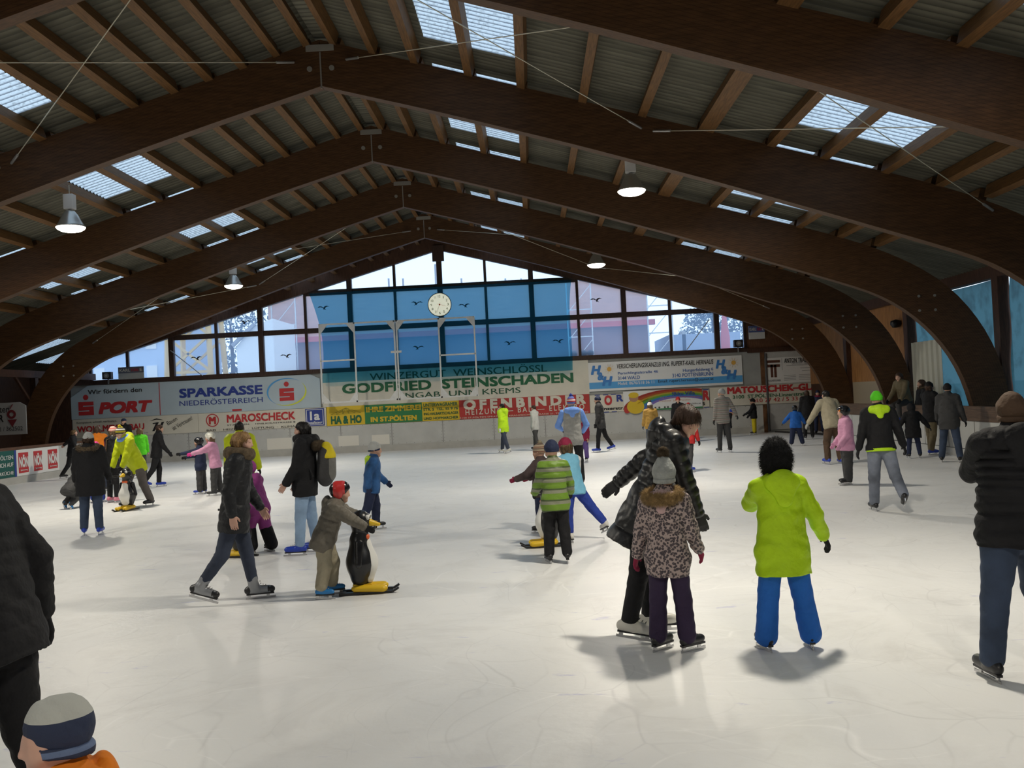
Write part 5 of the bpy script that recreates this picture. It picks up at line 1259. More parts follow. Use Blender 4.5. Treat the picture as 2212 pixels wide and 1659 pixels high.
            if dist < 13:
                b = MB(); b.bar(bz - ff * H * .045 - uu * .006, bz + ff * H * .115 - uu * .006, .034, .014, up=uu); b.build('sole', skates.get('sole', CSKB) if isinstance(skates, dict) else CSKB, sk_o)
                lc = []
                for q in range(4):
                    p = an + ff * H * (.036, .040, .053, .068)[q] + uu * H * (.030, .017, .010, .0065)[q]
                    lc.append(Cone(p - sd * H * .014, p + sd * H * .014, .0042, k=.002))
                if isinstance(skates, dict) and 'cap' in skates:
                    soft('toe_cap', [Cone(bt + ff * H * .082, bt + ff * H * .102 - uu * .002, H * .0225, H * .0200)], .0065, skates['cap'], sk_o, cut=[(an - uu * ah, -uu)])
                    soft('heel_counter', [Cone(bt - ff * H * .034, an - ff * H * .012 - uu * .01, H * .0235, H * .025)], .0065, skates['cap'], sk_o, cut=[(an - uu * ah, -uu)])
                soft('laces', lc, .0045, skates.get('lace', CWH) if isinstance(skates, dict) else (CDG if m_s in (CSKW,) else CLG), sk_o)
    # ---------------- jacket
    if jacket:
        j = jacket; p = j.get('puff', .02); ln = j.get('len', .06) * H; q = j.get('quilt'); fl = j.get('flare', 0.0); arm_m = j.get('sleeve')
        qa = j.get('qamp', .010) * 1.9
        kk = .012 if q else .04; wst = .098 if j.get('boxy', p >= .03) else .088
        P = [Cone(pel + up * H * .10, shc - up * H * .055, H * wst * build + p, H * .097 * build + p, flat=(fw, .74), quilt=(q[0], qa) if q else None, k=kk),
             Cone(pel - up * (ln + .06), pel + up * H * .12, H * .102 * build + p + fl, H * (wst + .002) * build + p, flat=(fw, .76), quilt=(q[1], qa) if q else None, k=kk),
             Cone(pel - rt * hipw * .8 - up * H * .01, pel + rt * hipw * .8 - up * H * .01, H * .066 * build + p + (trousers or {}).get('ease', .01) * .6, flat=(fw, .9), k=.04),
             Cone(shc - rt * shw * .75, shc + rt * shw * .75, H * .040 + p * .6, k=.04)]
        cutp = [(pel - up * ln, -up)]
        arms = []
        if not j.get('vest'):
            for A in (AL, AR):
                cuff = A[1] + (A[2] - A[1]) * j.get('cuff', .96)
                arms += [Cone(A[0], A[1], H * .036 * build + p * .8, H * .029 * build + p * .7, quilt=(q[2], qa * .4) if q else None, k=.03), Cone(A[1], cuff, H * .030 * build + p * .7, H * .022 + p * .6, quilt=(q[2], qa * .4) if q else None, k=.02)]
        ex = []
        if j.get('collar', True): ex.append(Cone(nb - up * H * .02, nb + up * hh * .22 + fw * hh * .02, H * .046 + p * .5, H * .042 + p * .4, k=.025))
        if j.get('hood') == 'down': ex += [Cone(nb - fw * H * .045 - rt * H * .058 - up * .0, nb - fw * H * .045 + rt * H * .058, H * .040, k=.012), Cone(nb - fw * (H * .072 + p * .5) - up * H * .015, nb - fw * (H * .070 + p * .6) - up * H * .065, H * .070, H * .036, flat=(fw, .55), k=.008), Cone(nb - rt * H * .055 - fw * .02, nb - rt * H * .05 + fw * H * .03, H * .026, H * .02, k=.03), Cone(nb + rt * H * .055 - fw * .02, nb + rt * H * .05 + fw * H * .03, H * .026, H * .02, k=.03)]
        jo = soft('jacket', P, h, j['m'], root, cut=cutp, noise=(j.get('wr', .0065), j.get('wf', 26)), extra=(arms if not arm_m else []) + ex)
        if arm_m:
            ar2 = []
            for A in (AL, AR):
                ar2 += [Cone(A[0], A[1], H * .036 * build + p * .5, H * .029 * build + p * .5, k=.03), Cone(A[1], A[1] + (A[2] - A[1]) * .97, H * .030 + p * .5, H * .021 + p * .4, k=.02)]
            soft('sleeves', ar2, h, arm_m, root, noise=(.003, 40))
        if j.get('band'): # contrast band at the hem
            soft('hem_band', [Cone(pel - up * (ln + .005), pel - up * (ln - .018), H * .108 * build + p + fl * .9, H * .108 * build + p + fl * .9, flat=(fw, .78))], h, j['band'], root, cut=[(pel - up * (ln + .018), -up), (pel - up * (ln - .028), up)])
        if j.get('hoodc'): # hood lining / contrast hood lying on the back
            z_ = j.get('hoodz', 1.0); soft('hood', [Cone(nb - fw * H * .05 - rt * H * .055, nb - fw * H * .05 + rt * H * .055, H * .036, k=.03), Cone(nb - fw * (H * .055 + (z_ - 1) * .04 + p * .4) - up * H * .015, nb - fw * (H * .065 + (z_ - 1) * .04 + p * .4) - up * H * .055 * z_, H * .055 * z_, H * .03 * z_, flat=(fw, .7 if z_ == 1 else .45), k=.03), Cone(nb - rt * H * .06 - fw * .02, nb - rt * H * .05 + fw * H * .035, H * .026, H * .02, k=.03), Cone(nb + rt * H * .06 - fw * .02, nb + rt * H * .05 + fw * H * .035, H * .026, H * .02, k=.03)], h, j['hoodc'], root)
        if j.get('fur'):
            P = []
            r_ = H * .075 + p * .5
            for k in range(14):
                a = 2 * PI * k / 14; b_ = 2 * PI * (k + 1) / 14
                f1 = lambda t: nb - fw * H * .03 + up * H * (.012 + .015 * -math.sin(t) * -1) + rt * r_ * math.cos(t) + fw * r_ * .85 * math.sin(t)
                P.append(Cone(f1(a), f1(b_), H * .024, k=.015))
            soft('fur_trim', P, max(h * .75, .006), j['fur'], root, noise=(.004, 60), tuft=(6500 if dist < 12 else 900, .030, .0014 if dist < 12 else .004, .35))
    if gloves:
        for sg, A in ((-1, AL), (1, AR)):
            soft('glove', handp(sg, A, .0035 * hs) + [Cone(A[1] + (A[2] - A[1]) * .86, A[2], H * .018, H * .019, k=.01)], .0065 if dist < 16 else .009, gloves, root)
    # ---------------- hair, hats
    if hair:
        m_h, ln = hair[0], hair[1]
        P = [Cone(hp(0, -.10, .14), hp(0, .03, .18), .385 * hh, .36 * hh, flat=(hr, .9), k=.03)]
        sub = [Cone(hp(0, .42, -.16), hp(0, .46, -.05), .33 * hh, .31 * hh), Cone(hp(0, .25, -.4), hp(0, .3, -.5), .3 * hh)]
        if len(hair) > 2 and hair[2] == 'tail': P += [Cone(hp(0, -.42, .1), hp(0, -.55, -.05), .12 * hh, .11 * hh), Cone(hp(0, -.55, -.05), hp(0, -.48, -.1 - ln), .11 * hh, .05 * hh)]
        elif ln > 0:
            P += [Cone(hp(-.22, -.15, .05), hp(-.26, -.14, -.2 - ln), .2 * hh, .13 * hh, k=.03), Cone(hp(.22, -.15, .05), hp(.26, -.14, -.2 - ln), .2 * hh, .13 * hh, k=.03), Cone(hp(0, -.25, .05), hp(0, -.28, -.2 - ln), .24 * hh, .17 * hh, k=.03)]
        soft('hair', P, max(.006, h * .8), m_h, root, sub=sub, noise=(.0018, 55), tuft=(1800 if dist < 13 else 250, .02, .0018 if dist < 13 else .005, 2.4))
    if hat:
        kd, m_h = hat['k'], hat['m']
        if kd in ('beanie', 'pompom'):
            tall = hat.get('tall', .0)
            P = [Cone(hp(0, -.09, .16), hp(0, .03, .2), .405 * hh, .38 * hh, flat=(hr, .9), k=.03), Cone(hp(0, -.06, .3), hp(0, -.1, .42 + tall), .30 * hh, .2 * hh, k=.06)]
            ho = soft('hat', P, max(.006, h * .8), m_h, root, cut=[(hp(0, 0, hat.get('z', .03)), -(hu + hf * -.12) / np.linalg.norm(hu + hf * -.12))], noise=(.002, 90))
            bm_ = hat.get('brim', m_h)
            soft('hat_brim', [Cone(hp(0, -.08, hat.get('z', .03) + .02), hp(0, .03, hat.get('z', .03) + hat.get('bh', .14) - .04), .415 * hh, .40 * hh, flat=(hr, .9))], max(.006, h * .8), bm_, root, cut=[(hp(0, 0, hat.get('z', .03) - .02), -(hu - hf * .12) / np.linalg.norm(hu - hf * .12)), (hp(0, 0, hat.get('z', .03) + hat.get('bh', .14)), (hu - hf * .12) / np.linalg.norm(hu - hf * .12))])
            if kd == 'pompom': soft('pompom', [Cone(hp(0, -.1, .66 + tall), hp(0, -.1, .70 + tall), hat.get('r', .17) * hh)], max(.005, h * .7), hat.get('pm', m_h), root, tuft=(2600 if dist < 12 else 150, .018, .0012 if dist < 12 else .004, .2))
            if hat.get('flaps'): soft('ear_flap', [Cone(hp(s_ * .34, -.04, .05), hp(s_ * .31, .02, -.32), .14 * hh, .08 * hh, flat=(hr, .4)) for s_ in (-1, 1)], max(.006, h * .8), m_h, root)
        elif kd == 'fur':
            soft('hat', [Cone(hp(0, -.10, .12), hp(0, .02, .16), .46 * hh, .42 * hh, flat=(hr, .92), k=.03), Cone(hp(0, -.1, .3), hp(0, -.12, .42), .34 * hh, .28 * hh, k=.05), Cone(hp(0, -.14, -.05), hp(0, -.14, -.42), .36 * hh, .28 * hh, k=.05), Cone(hp(-.28, .0, -.1), hp(-.24, .05, -.4), .16 * hh, .12 * hh, k=.04), Cone(hp(.28, .0, -.1), hp(.24, .05, -.4), .16 * hh, .12 * hh, k=.04)], max(.005, h * .8), m_h, root, noise=(.003, 60), sub=[Cone(hp(0, .46, -.12), hp(0, .48, -.1), .28 * hh)], tuft=(5000, .026, .0016, .35))
        elif kd == 'helmet':
            ho = soft('helmet', [Cone(hp(0, -.10, .16), hp(0, .06, .2), .46 * hh, .43 * hh, flat=(hr, .9), k=.03), Cone(hp(-.33, -.08, .02), hp(-.3, -.05, -.12), .16 * hh, flat=(hr, .5), k=.02), Cone(hp(.33, -.08, .02), hp(.3, -.05, -.12), .16 * hh, flat=(hr, .5), k=.02)], max(.006, h * .8), m_h, root, sub=[Cone(hp(0, .46, -.22), hp(0, .5, -.1), .34 * hh), Cone(hp(0, .1, -.6), hp(0, 0, -.7), .42 * hh)])
            if hat.get('goggle'): soft('goggles', [Cone(hp(-.22, .36, .2), hp(.22, .36, .2), .09 * hh, flat=(hf, .6))], .006, hat['goggle'], root)
            soft('chin_strap', [Cone(hp(s_ * .33, 0, -.1), hp(s_ * .1, .2, -.5), .025 * hh, k=.005) for s_ in (-1, 1)], .006, CB, root)
        elif kd == 'hood':
            soft('hood', [Cone(hp(0, -.12, .12), hp(0, .03, .16), .45 * hh, .42 * hh, flat=(hr, .92), k=.03), Cone(hp(0, -.14, 0), nb - fw * H * .03, .42 * hh, .34 * hh, k=.05)], h, m_h, root, sub=[Cone(hp(0, .46, -.1), hp(0, .5, 0), .34 * hh)])
        elif kd == 'cap':
            soft('cap', [Cone(hp(0, -.09, .18), hp(0, .04, .2), .40 * hh, .375 * hh, flat=(hr, .9), k=.03)], max(.006, h * .8), m_h, root, cut=[(hp(0, 0, .14), -hu)])
            soft('cap_peak', [Cone(hp(-.14, .4, .17), hp(.14, .4, .17), .16 * hh, flat=(hu, .2), k=.02)], .008, m_h, root)
        elif kd == 'band':
            soft('ear_band', [Cone(hp(0, -.09, .08), hp(0, .03, .1), .41 * hh, .39 * hh, flat=(hr, .9))], max(.006, h * .8), m_h, root, cut=[(hp(0, 0, -.05), -hu), (hp(0, 0, .2), hu)])
    J = dict(root=root, pel=pel, up=up, rt=rt, fw=fw, shc=shc, nb=nb, hc=hc, hp=hp, H=H, hh=hh, AL=AL, AR=AR, L=L, R=R, h=h, pos=pos)
    for fn in extras: fn(J)
    PEOPLE.append((label, J)); return J
# extras -------------------------------------------------------------
def scarf(m, r=.03):
    def f(J):
        H = J['H']; P = []
        for k in range(12):
            a, b = 2 * PI * k / 12, 2 * PI * (k + 1) / 12; g = lambda t: J['nb'] + J['up'] * H * .018 + J['rt'] * H * .055 * math.cos(t) + J['fw'] * H * .055 * math.sin(t)
            P.append(Cone(g(a), g(b), H * r, k=.02))
        soft('scarf', P, J['h'], m, J['root'], noise=(.005, 60))
    return f
def crossbag(m, sg=-1, patch=None):
    def f(J):
        H = J['H']; c = J['pel'] + J['rt'] * sg * H * .16 + J['up'] * H * .05 - J['fw'] * .03
        soft('shoulder_bag', [Cone(c - J['fw'] * .09, c + J['fw'] * .09, .12, flat=(J['rt'], .45))], J['h'], m, J['root'])
        b = MB(); b.tube([c + J['up'] * .1, J['pel'] + J['up'] * H * .16 - J['fw'] * H * .10, J['shc'] - J['fw'] * H * .09, J['shc'] - J['rt'] * sg * H * .07 + J['up'] * H * .06], .016, 6); b.build('bag_strap', m, J['root'])
        if patch: soft('bag_patch', [Cone(c - J['fw'] * .03 + J['rt'] * sg * .035, c + J['fw'] * .02 + J['rt'] * sg * .035, .07, flat=(J['rt'], .5))], J['h'], patch, J['root'])
    return f
def tassel_fur_back(m):
    def f(J):
        H = J['H']; c = J['nb'] - J['fw'] * H * .11 - J['up'] * H * .03
        soft('hood_fur', [Cone(c - J['rt'] * H * .07, c + J['rt'] * H * .07, H * .03)], J['h'] * .8, m, J['root'], tuft=(3500, .03, .0016, .3))
    return f
# ---------------- skating-aid penguins
M_PBLK = mat('penguin_black', (.012, .012, .014), .3, spec=.5); M_PWHT = mat('penguin_white', (.74, .74, .71), .4); M_PYEL = mat('penguin_yellow', (.75, .48, .02), .4); M_PORG = mat('penguin_orange', (.70, .13, .04), .4)
def penguin(label, pos, yaw, H=.82):
    """standing plastic penguin on runners, local +Y is its front"""
    r = empty('penguin_aid', (pos[0], pos[1], 0), math.radians(yaw)); tag(r, label, 'skating aid', 'penguin skating aids')
    s = H / .82; h = .009
    soft('body', [Cone(V(0, -.01, .17) * s, V(0, 0, .30) * s, .115 * s, .165 * s, flat=((0, 1, 0), .85), k=.05), Cone(V(0, 0, .30) * s, V(0, -.01, .5) * s, .165 * s, .11 * s, flat=((0, 1, 0), .85), k=.05), Cone(V(0, 0, .54) * s, V(0, .01, .60) * s, .075 * s, .075 * s, k=.05), Cone(V(0, .01, .69) * s, V(0, .015, .72) * s, .10 * s, .095 * s, k=.03)], h, M_PBLK, r)
    soft('belly', [Cone(V(0, .075, .18) * s, V(0, .09, .30) * s, .085 * s, .115 * s, flat=((0, 1, 0), .62), k=.05), Cone(V(0, .09, .30) * s, V(0, .065, .48) * s, .115 * s, .07 * s, flat=((0, 1, 0), .62), k=.05)], h, M_PWHT, r)
    soft('throat_patch', [Cone(V(-.03, .065, .55) * s, V(.03, .065, .55) * s, .032 * s)], .007, M_PORG, r)
    soft('beak', [Cone(V(0, .09, .69) * s, V(0, .19, .665) * s, .042 * s, .018 * s)], .006, M_PYEL, r)
    for sx in (-1, 1):
        o = soft('eye', [Cone(V(sx * .05, .083, .745) * s, V(sx * .05, .085, .745) * s, .026 * s)], .006, M_PWHT, r)
        soft('pupil', [Cone(V(sx * .054, .108, .745) * s, V(sx * .054, .109, .745) * s, .010 * s)], .004, EYED, o)
        soft('flipper', [Cone(V(sx * .13, 0, .5) * s, V(sx * .185, -.01, .3) * s, .045 * s, .03 * s, flat=((1, 0, 0), .5))], .008, M_PBLK, r)
        b = MB(); b.tube([V(sx * .07, .0, .64) * s, V(sx * .15, .03, .66) * s, V(sx * .20, .10, .665) * s, V(sx * .205, .17, .665) * s], .016 * s, 8); b.build('handle', M_PBLK, r, smooth=True)
        soft('foot', [Cone(V(sx * .075, -.05, .062) * s, V(sx * .085, .20, .052) * s, .05 * s, .055 * s, flat=((0, 0, 1), .65))], .008, M_PYEL, r)
        b = MB(); b.bar(V(sx * .085, -.22, .016) * s, V(sx * .085, .30, .016) * s, .035 * s, .022 * s); b.bar(V(sx * .085, .30, .016) * s, V(sx * .085, .36, .05) * s, .035 * s, .02 * s); b.build('runner', M_PBLK, r)
    MB().bar(V(0, -.08, .06) * s, V(0, .1, .06) * s, .16 * s, .08 * s).build('base_block', M_PYEL, r)
    return r
# ================================================================== the skaters
JK = lambda m, **k: dict(m=m, **k)
W = person
# -- close to the camera
W('man in a black quilted jacket skating past, cut off at the near left edge', 0, 0, 1.78, 85, pos=(-2.28, 3.95, 0), lean=14, LA=(10, 8, 25), RA=(-18, 10, 30), LL=(18, 2, 25), RL=(-6, 2, 12), jacket=JK(CB, puff=.035, len=.07, quilt=(4, 4, 5), qamp=.006), trousers=dict(m=CB, ease=.012), skates=CSKB, hair=(HB, 0), gloves=CB, build=1.12)
W('child in a white and navy striped hat cut off at the bottom edge', 0, 0, 1.04, 125, pos=(-1.24, 2.42, 0), child=1, jacket=JK(CORG, puff=.03, len=.05, hood='down'), trousers=dict(m=CN, ease=.02), skates=CSKB, hat=dict(k='beanie', m=mat_bands('white_top_navy_striped_knit', [(0, (.02, .03, .07)), (.462, (.12, .17, .30)), (.467, (.02, .03, .07)), (.480, (.12, .17, .30)), (.486, (.02, .03, .07)), (.523, (.46, .47, .44))], period=2.0), z=-.16, tall=-.08), gloves=CN, face=True, skin=SKIN_P)
W('man in a black quilted body warmer and jeans, cut off by the picture edge', 2146, 1470, 1.66, -4, anchor='L', side=3, lean=3, head=(-10, 4), LA=(52, -6, 62, 40), RA=(52, -4, 62, 40), LL=(-3, 9, 5), RL=(20, 10, 38), jacket=JK(CB, puff=.030, len=.06, quilt=(5, 4, 5), qamp=.020, hood='down', vest=True, sleeve=CB), trousers=dict(m=CJEAN, ease=.018), skates=dict(m=CSKB), hat=dict(k='beanie', m=CBRN, z=-.15), gloves=CB, build=1.1)
W('child in a lime jacket, bright blue snow trousers and black furry hat', 1705, 1403, 1.37, 4, child=.75, lean=2, head=(4, 6), LA=(58, 4, 60, 30), RA=(6, 28, 16), LL=(4, 6, 4), RL=(2, 9, 2), jacket=JK(CLIME, puff=.026, len=.135, flare=.035, boxy=True, hoodc=CLIME, hoodz=1.45, wr=.009, wf=24), trousers=dict(m=CBLU, ease=.019, flare=.014, len=1.02), skates=CSKB, hat=dict(k='fur', m=FUR_K), gloves=CB, build=.95)
W('girl in a leopard print jacket and grey pompom hat, seen from behind', 1455, 1407, 1.27, -22, child=.75, head=(14, 3), LA=(2, 16, 10), RA=(16, 10, 18), LL=(0, 3, 0), RL=(4, 4, 4), foot_yaw=(-25, -35), jacket=JK(LEO, puff=.027, len=.10, quilt=(3, 2, 3), qamp=.010, fur=FUR_T, hoodc=cloth('hood_lining_pink', (.52, .36, .36))), trousers=dict(m=CPUR, ease=.012, flare=.012), skates=dict(m=CSKB), hat=dict(k='pompom', m=KGR, pm=FUR_B, z=-.12, tall=.14, r=.16), gloves=CMAR, build=.93)
W('woman in a glossy black puffer coat bending down beside the girl in leopard print', 1384, 1377, 1.75, -98, lean=25, head=(-42, 38), LA=('ik', (-.32, -.14, 1.10), (-.4, -.8, -.2)), RA=('ik', (.05, .50, .74), (.5, -.4, -.5)), LL=(2, 3, 6), RL=(-8, 3, 6, 8), jacket=JK(CBS, puff=.026, len=.16, quilt=(3, 3, 4), qamp=.012, flare=.05, hood='down'), trousers=dict(m=CB, ease=.008), skates=CSKW, hair=(HB, .55), face=True, gloves=CDG, skin=SKIN_P)
# -- middle distance, left
W('woman with blond hair in a black quilted jacket and dark jeans striding across the ice', 493, 1302, 1.61, -82, head=(-4, 2), lean=7, LA=(14, 6, 22), RA=(-10, 6, 25), LL=(11, 2, 2), RL=(-17, 2, 20, 17), jacket=JK(cloth('charcoal_quilted', (.018, .019, .022), rough=.5), puff=.022, len=.11, quilt=(6, 5, 7), qamp=.005, flare=.012), trousers=dict(m=CJDK, ease=.006, over=True), skates=dict(m=CSKG, sole=CSKB, lace=CSKB, cap=CSKB), hair=(HBL, .08), face=True, skin=SKIN_P, extras=(scarf(FUR_B, .036),))
W('small child in a magenta snowsuit behind the striding woman', 566, 1193, 1.15, 65, child=1, lean=14, LA=(40, 8, 30), RA=(40, 8, 30), LL=(20, 4, 30), RL=(-8, 5, 10), jacket=JK(CMAG, puff=.034, len=.10, hood='down'), trousers=dict(m=CMAG, ease=.034, lower=CB), skates=CSKB, hat=dict(k='helmet', m=CMAG), gloves=CB)
W('person in a lime jacket almost hidden behind the striding woman', 526, 1128, 1.62, 20, LA=(0, 6, 14), RA=(0, 14, 14), jacket=JK(CYG, puff=.03, len=.12), trousers=dict(m=CDG, ease=.02), skates=CSKB, hair=(HK, 0), gloves=CB)
def backpack(J):
    r = J['root']; s = J['shc'] - J['fw'] * .26 - J['up'] * .16; u, f, t = J['up'], J['fw'], J['rt']
    bag = soft('backpack', [Cone(s - u * .22, s + u * .04, .15, .13, flat=(f, .72), k=.04)], .009, CDG, r)
    soft('backpack_panel', [Cone(s + u * .0 - f * .03, s + u * .07 - f * .01, .13, .115, flat=(f, .75))], .009, CYEL, bag, cut=[(s - u * .015, -u)])
    soft('backpack_pocket', [Cone(s - u * .2 - f * .05, s - u * .05 - f * .06, .115, .10, flat=(f, .7))], .009, cloth('backpack_grey', (.16, .16, .15)), bag)
    b = MB()
    for sx in (-1, 1): b.tube([s + u * .12 + t * sx * .08 + f * .08, J['shc'] + t * sx * .1 + u * .075 - f * .02, J['shc'] + t * sx * .12 - u * .02 + f * .03, s - u * .24 + t * sx * .15 + f * .12], .02, 6)
    b.build('backpack_strap', CB, bag)
W('young woman in a black jacket and light jeans with a yellow and grey backpack', 667, 1196, 1.62, 88, lean=-2, head=(4, 2), LA=(10, 5, 24), RA=(6, 5, 24), LL=(7, 2, 4), RL=(-5, 3, 2), jacket=JK(CB, puff=.034, len=.085, hood='down'), trousers=dict(m=CJLT, ease=.008), skates=CSKATE, hair=(HK, .45), face=True, skin=SKIN_P, extras=(scarf(CB, .034), tassel_fur_back(FUR_B), backpack))
W('boy in a blue patterned jacket gliding behind the child with the penguin', 797, 1146, 1.22, -78, child=.8, lean=6, LA=(20, 14, 30), RA=(-20, 14, 25), LL=(10, 3, 12), RL=(-14, 4, 12), jacket=JK(CTEAL, puff=.032, len=.07, hoodc=CLIME), trousers=dict(m=CN, ease=.02), skates=CSKB, hat=dict(k='beanie', m=CLG, brim=CN, z=.0), gloves=CN)
W('child in an olive puffer and red and black helmet pushing a penguin', 706, 1290, 1.08, -84, child=1, lean=22, head=(0, 0), LA=('ik', (-.185, .42, .655), (-.5, -.3, -.8)), RA=('ik', (.185, .42, .655), (.5, -.3, -.8)), LL=(16, 4, 22), RL=(2, 5, 14), jacket=JK(COLV, puff=.036, len=.10, quilt=(3, 2, 3), qamp=.010, hood='down'), trousers=dict(m=CBEI, ease=.026, len=.85), skates=CSKLB, hat=dict(k='helmet', m=HELM_RB), gloves=CB)
p0 = on_z(783, 1281); penguin('black and white penguin pushed by the child in the olive puffer', p0, -84, .80)
p0 = on_z(520, 1203); penguin('penguin hidden behind the striding woman, only a yellow foot showing', (p0[0], p0[1]), 70, .75)
W('girl in navy with a black helmet holding one arm out, hugged from behind', 437, 1067, 1.22, 95, child=.8, LA=(75, 12, 10), RA=(50, 10, 30), LL=(3, 4, 3), RL=(-3, 5, 0), jacket=JK(CN, puff=.03, len=.08, sleeve=CN), trousers=dict(m=CDG, ease=.026), skates=CSKATE, hat=dict(k='helmet', m=HELM_K), gloves=CB, face=True)
W('girl in a pink and white jacket with a pale helmet hugging the girl in navy', 470, 1070, 1.34, 92, child=.7, lean=8, LA=(70, 8, 15), RA=(72, 6, 12), LL=(4, 4, 4), RL=(-4, 4, 2), jacket=JK(CPINK, puff=.028, len=.07), trousers=dict(m=CDG, ease=.022), skates=CSKB, hat=dict(k='helmet', m=HELM_W), hair=(HDB, .5), gloves=CPNKH)
# -- cluster on the far left
W('person in a dark jacket with a fur hood, jeans and blue skates, seen from behind', 199, 1156, 1.56, 15, LA=(8, 10, 22), RA=(8, 12, 22), LL=(4, 3, 6), RL=(-4, 3, 4), jacket=JK(CB, puff=.035, len=.14, flare=.03, hood='down', fur=FUR_B), trousers=dict(m=CJEAN, ease=.012), skates=CSKATE, hat=dict(k='beanie', m=CLG), hair=(HB, .2), gloves=CB)
W('child in a hot pink hat and bright green jacket peeping from behind the dark jacket', 212, 1086, 1.25, 20, child=.8, jacket=JK(CGRN, puff=.03, len=.08), trousers=dict(m=CROY, ease=.02), skates=CSKATE, hat=dict(k='beanie', m=CPNKH), gloves=CB)
W('person with long brown hair in an orange jacket, seen from behind', 216, 1062, 1.60, 5, jacket=JK(CORG, puff=.03, len=.08), trousers=dict(m=CJDK, ease=.01), skates=CSKB, hair=(HB, .6), gloves=CB)
W('person in a shiny black jacket and pink striped hat carrying a shoulder bag', 246, 1086, 1.58, -30, lean=4, head=(0, 0), LA=(10, 10, 40), RA=(20, 8, 40), jacket=JK(CBS, puff=.028, len=.07), trousers=dict(m=CB, ease=.004), skates=CSKP, hat=dict(k='beanie', m=H_PST, z=-.05), hair=(HDB, .2), gloves=CB, extras=(crossbag(CBRN, -1, CORG),))
W('man in a dark cap and black jacket standing in front of the builder sign', 263, 1000, 1.74, 175, Y=32.6, jacket=JK(CB, puff=.025, len=.08), trousers=dict(m=CB), skates=CSKB, hat=dict(k='cap', m=CN), face=True)
W('person in a yellow green jacket and striped beanie bending over a penguin', 0, 0, 1.68, 148, pos=tuple(on_z(302, 1094)), lean=26, head=(8, 12), LA=('ik', (-.14, .48, .76), (-.6, -.2, -.6)), RA=('ik', (.16, .48, .76), (.6, -.2, -.6)), LL=(-6, 8, 14), RL=(20, 4, 24), jacket=JK(CYG, puff=.030, len=.10, hood='down'), trousers=dict(m=mat('cloth_taupe', (.12, .105, .10), .8, var=.15), ease=.018), skates=CSKB, hat=dict(k='pompom', m=H_YWB, r=.11, pm=CYEL), face=True, gloves=CB, extras=(scarf(CPERI, .022),))
p0 = on_z(277, 1102); penguin('penguin with a white belly facing the camera under the yellow green jacket', p0, 168, .82)
W('small child in a dark suit and red helmet crawling on the ice', 148, 1100, 1.0, -10, child=1, anchor='mid', lean=50, head=(0, 0), LA=(62, 10, 8), RA=(62, 10, 8), LL=(48, 6, 108, 60), RL=(40, 6, 104, 60), jacket=JK(CDG, puff=.03, len=.08, hood='down'), trousers=dict(m=CDG, ease=.03), skates=CSKLB, hat=dict(k='helmet', m=HELM_R), gloves=CB)
W('dark clothed skater with one arm stretched out by the newspaper advert', 148, 1036, 1.50, -70, lean=8, LA=(-40, 50, 10), RA=(20, 20, 30), LL=(14, 2, 20), RL=(-14, 4, 20), jacket=JK(CB, puff=.02, len=.07), trousers=dict(m=CB), skates=CSKB, hair=(HDB, .1), skin=SKIN_P)
W('small child in mauve by the corner boards behind the dark skater', 160, 1006, 1.2, 100, child=1, jacket=JK(cloth('mauve', (.22, .13, .20)), puff=.03, len=.1), trousers=dict(m=CN, ease=.02), skates=CSKB, hat=dict(k='beanie', m=cloth('dusty_pink', (.5, .28, .3))))
W('dark clothed skater with reflective cuffs and blue skates gliding by the boards', 329, 1053, 1.56, -60, lean=8, LA=(-10, 22, 20), RA=(20, 20, 20), LL=(10, 0, 14), RL=(-16, -3, 20, 20), jacket=JK(CB, puff=.024, len=.06), trousers=dict(m=CB), skates=CSKATE, hair=(HB, 0), gloves=CB)
W('child in a vivid green jacket half hidden behind the yellow green jacket', 306, 1032, 1.44, 30, child=.5, jacket=JK(CGRB, puff=.02, len=.06), trousers=dict(m=CDG), skates=CSKB, hair=(HDB, .1))
# -- centre
W('child in a green striped puffer and black trousers pushing off towards the wall', 1207, 1217, 1.27, 8, child=.7, lean=6, head=(8, 6), LA=(24, 14, 40), RA=(26, 20, 30), LL=(2, 3, 6), RL=(-4, 2, 12), jacket=JK(STRIPE_GR, puff=.028, len=.08, quilt=(3, 2, 3), qamp=.010), trousers=dict(m=CB, ease=.016), skates=CSKB, hat=dict(k='beanie', m=CN), gloves=CB, build=.9)
W('girl in a light blue jacket and royal blue trousers with one white skate kicked out', 1232, 1172, 1.24, 30, child=.75, anchor='L', lean=14, head=(10, 4), LA=(50, 8, 30), RA=(34, 14, 25), LL=(4, 3, 12), RL=(-8, 34, 10, 18), jacket=JK(CLBL, puff=.02, len=.06, sleeve=CWH), trousers=dict(m=CROY, ease=.014, flare=.004, len=.84, over=True), skates=CSKW, hat=dict(k='beanie', m=CMAR), hair=(HDB, .1), gloves=CB)
W('small child in a brown striped hat held up behind a penguin', 1176, 1150, 1.12, 60, child=1, LA=(40, 24, 30), RA=(40, 10, 30), jacket=JK(cloth('dark_pattern', (.07, .05, .05), var=.5), puff=.034, len=.09), trousers=dict(m=CN, ease=.026), skates=CSKB, hat=dict(k='pompom', m=H_BST, pm=CBEI, r=.12), gloves=CMAR)
p0 = on_z(1188, 1180); penguin('penguin with its yellow feet turned to the side beside the green striped puffer', p0, 95, .80)
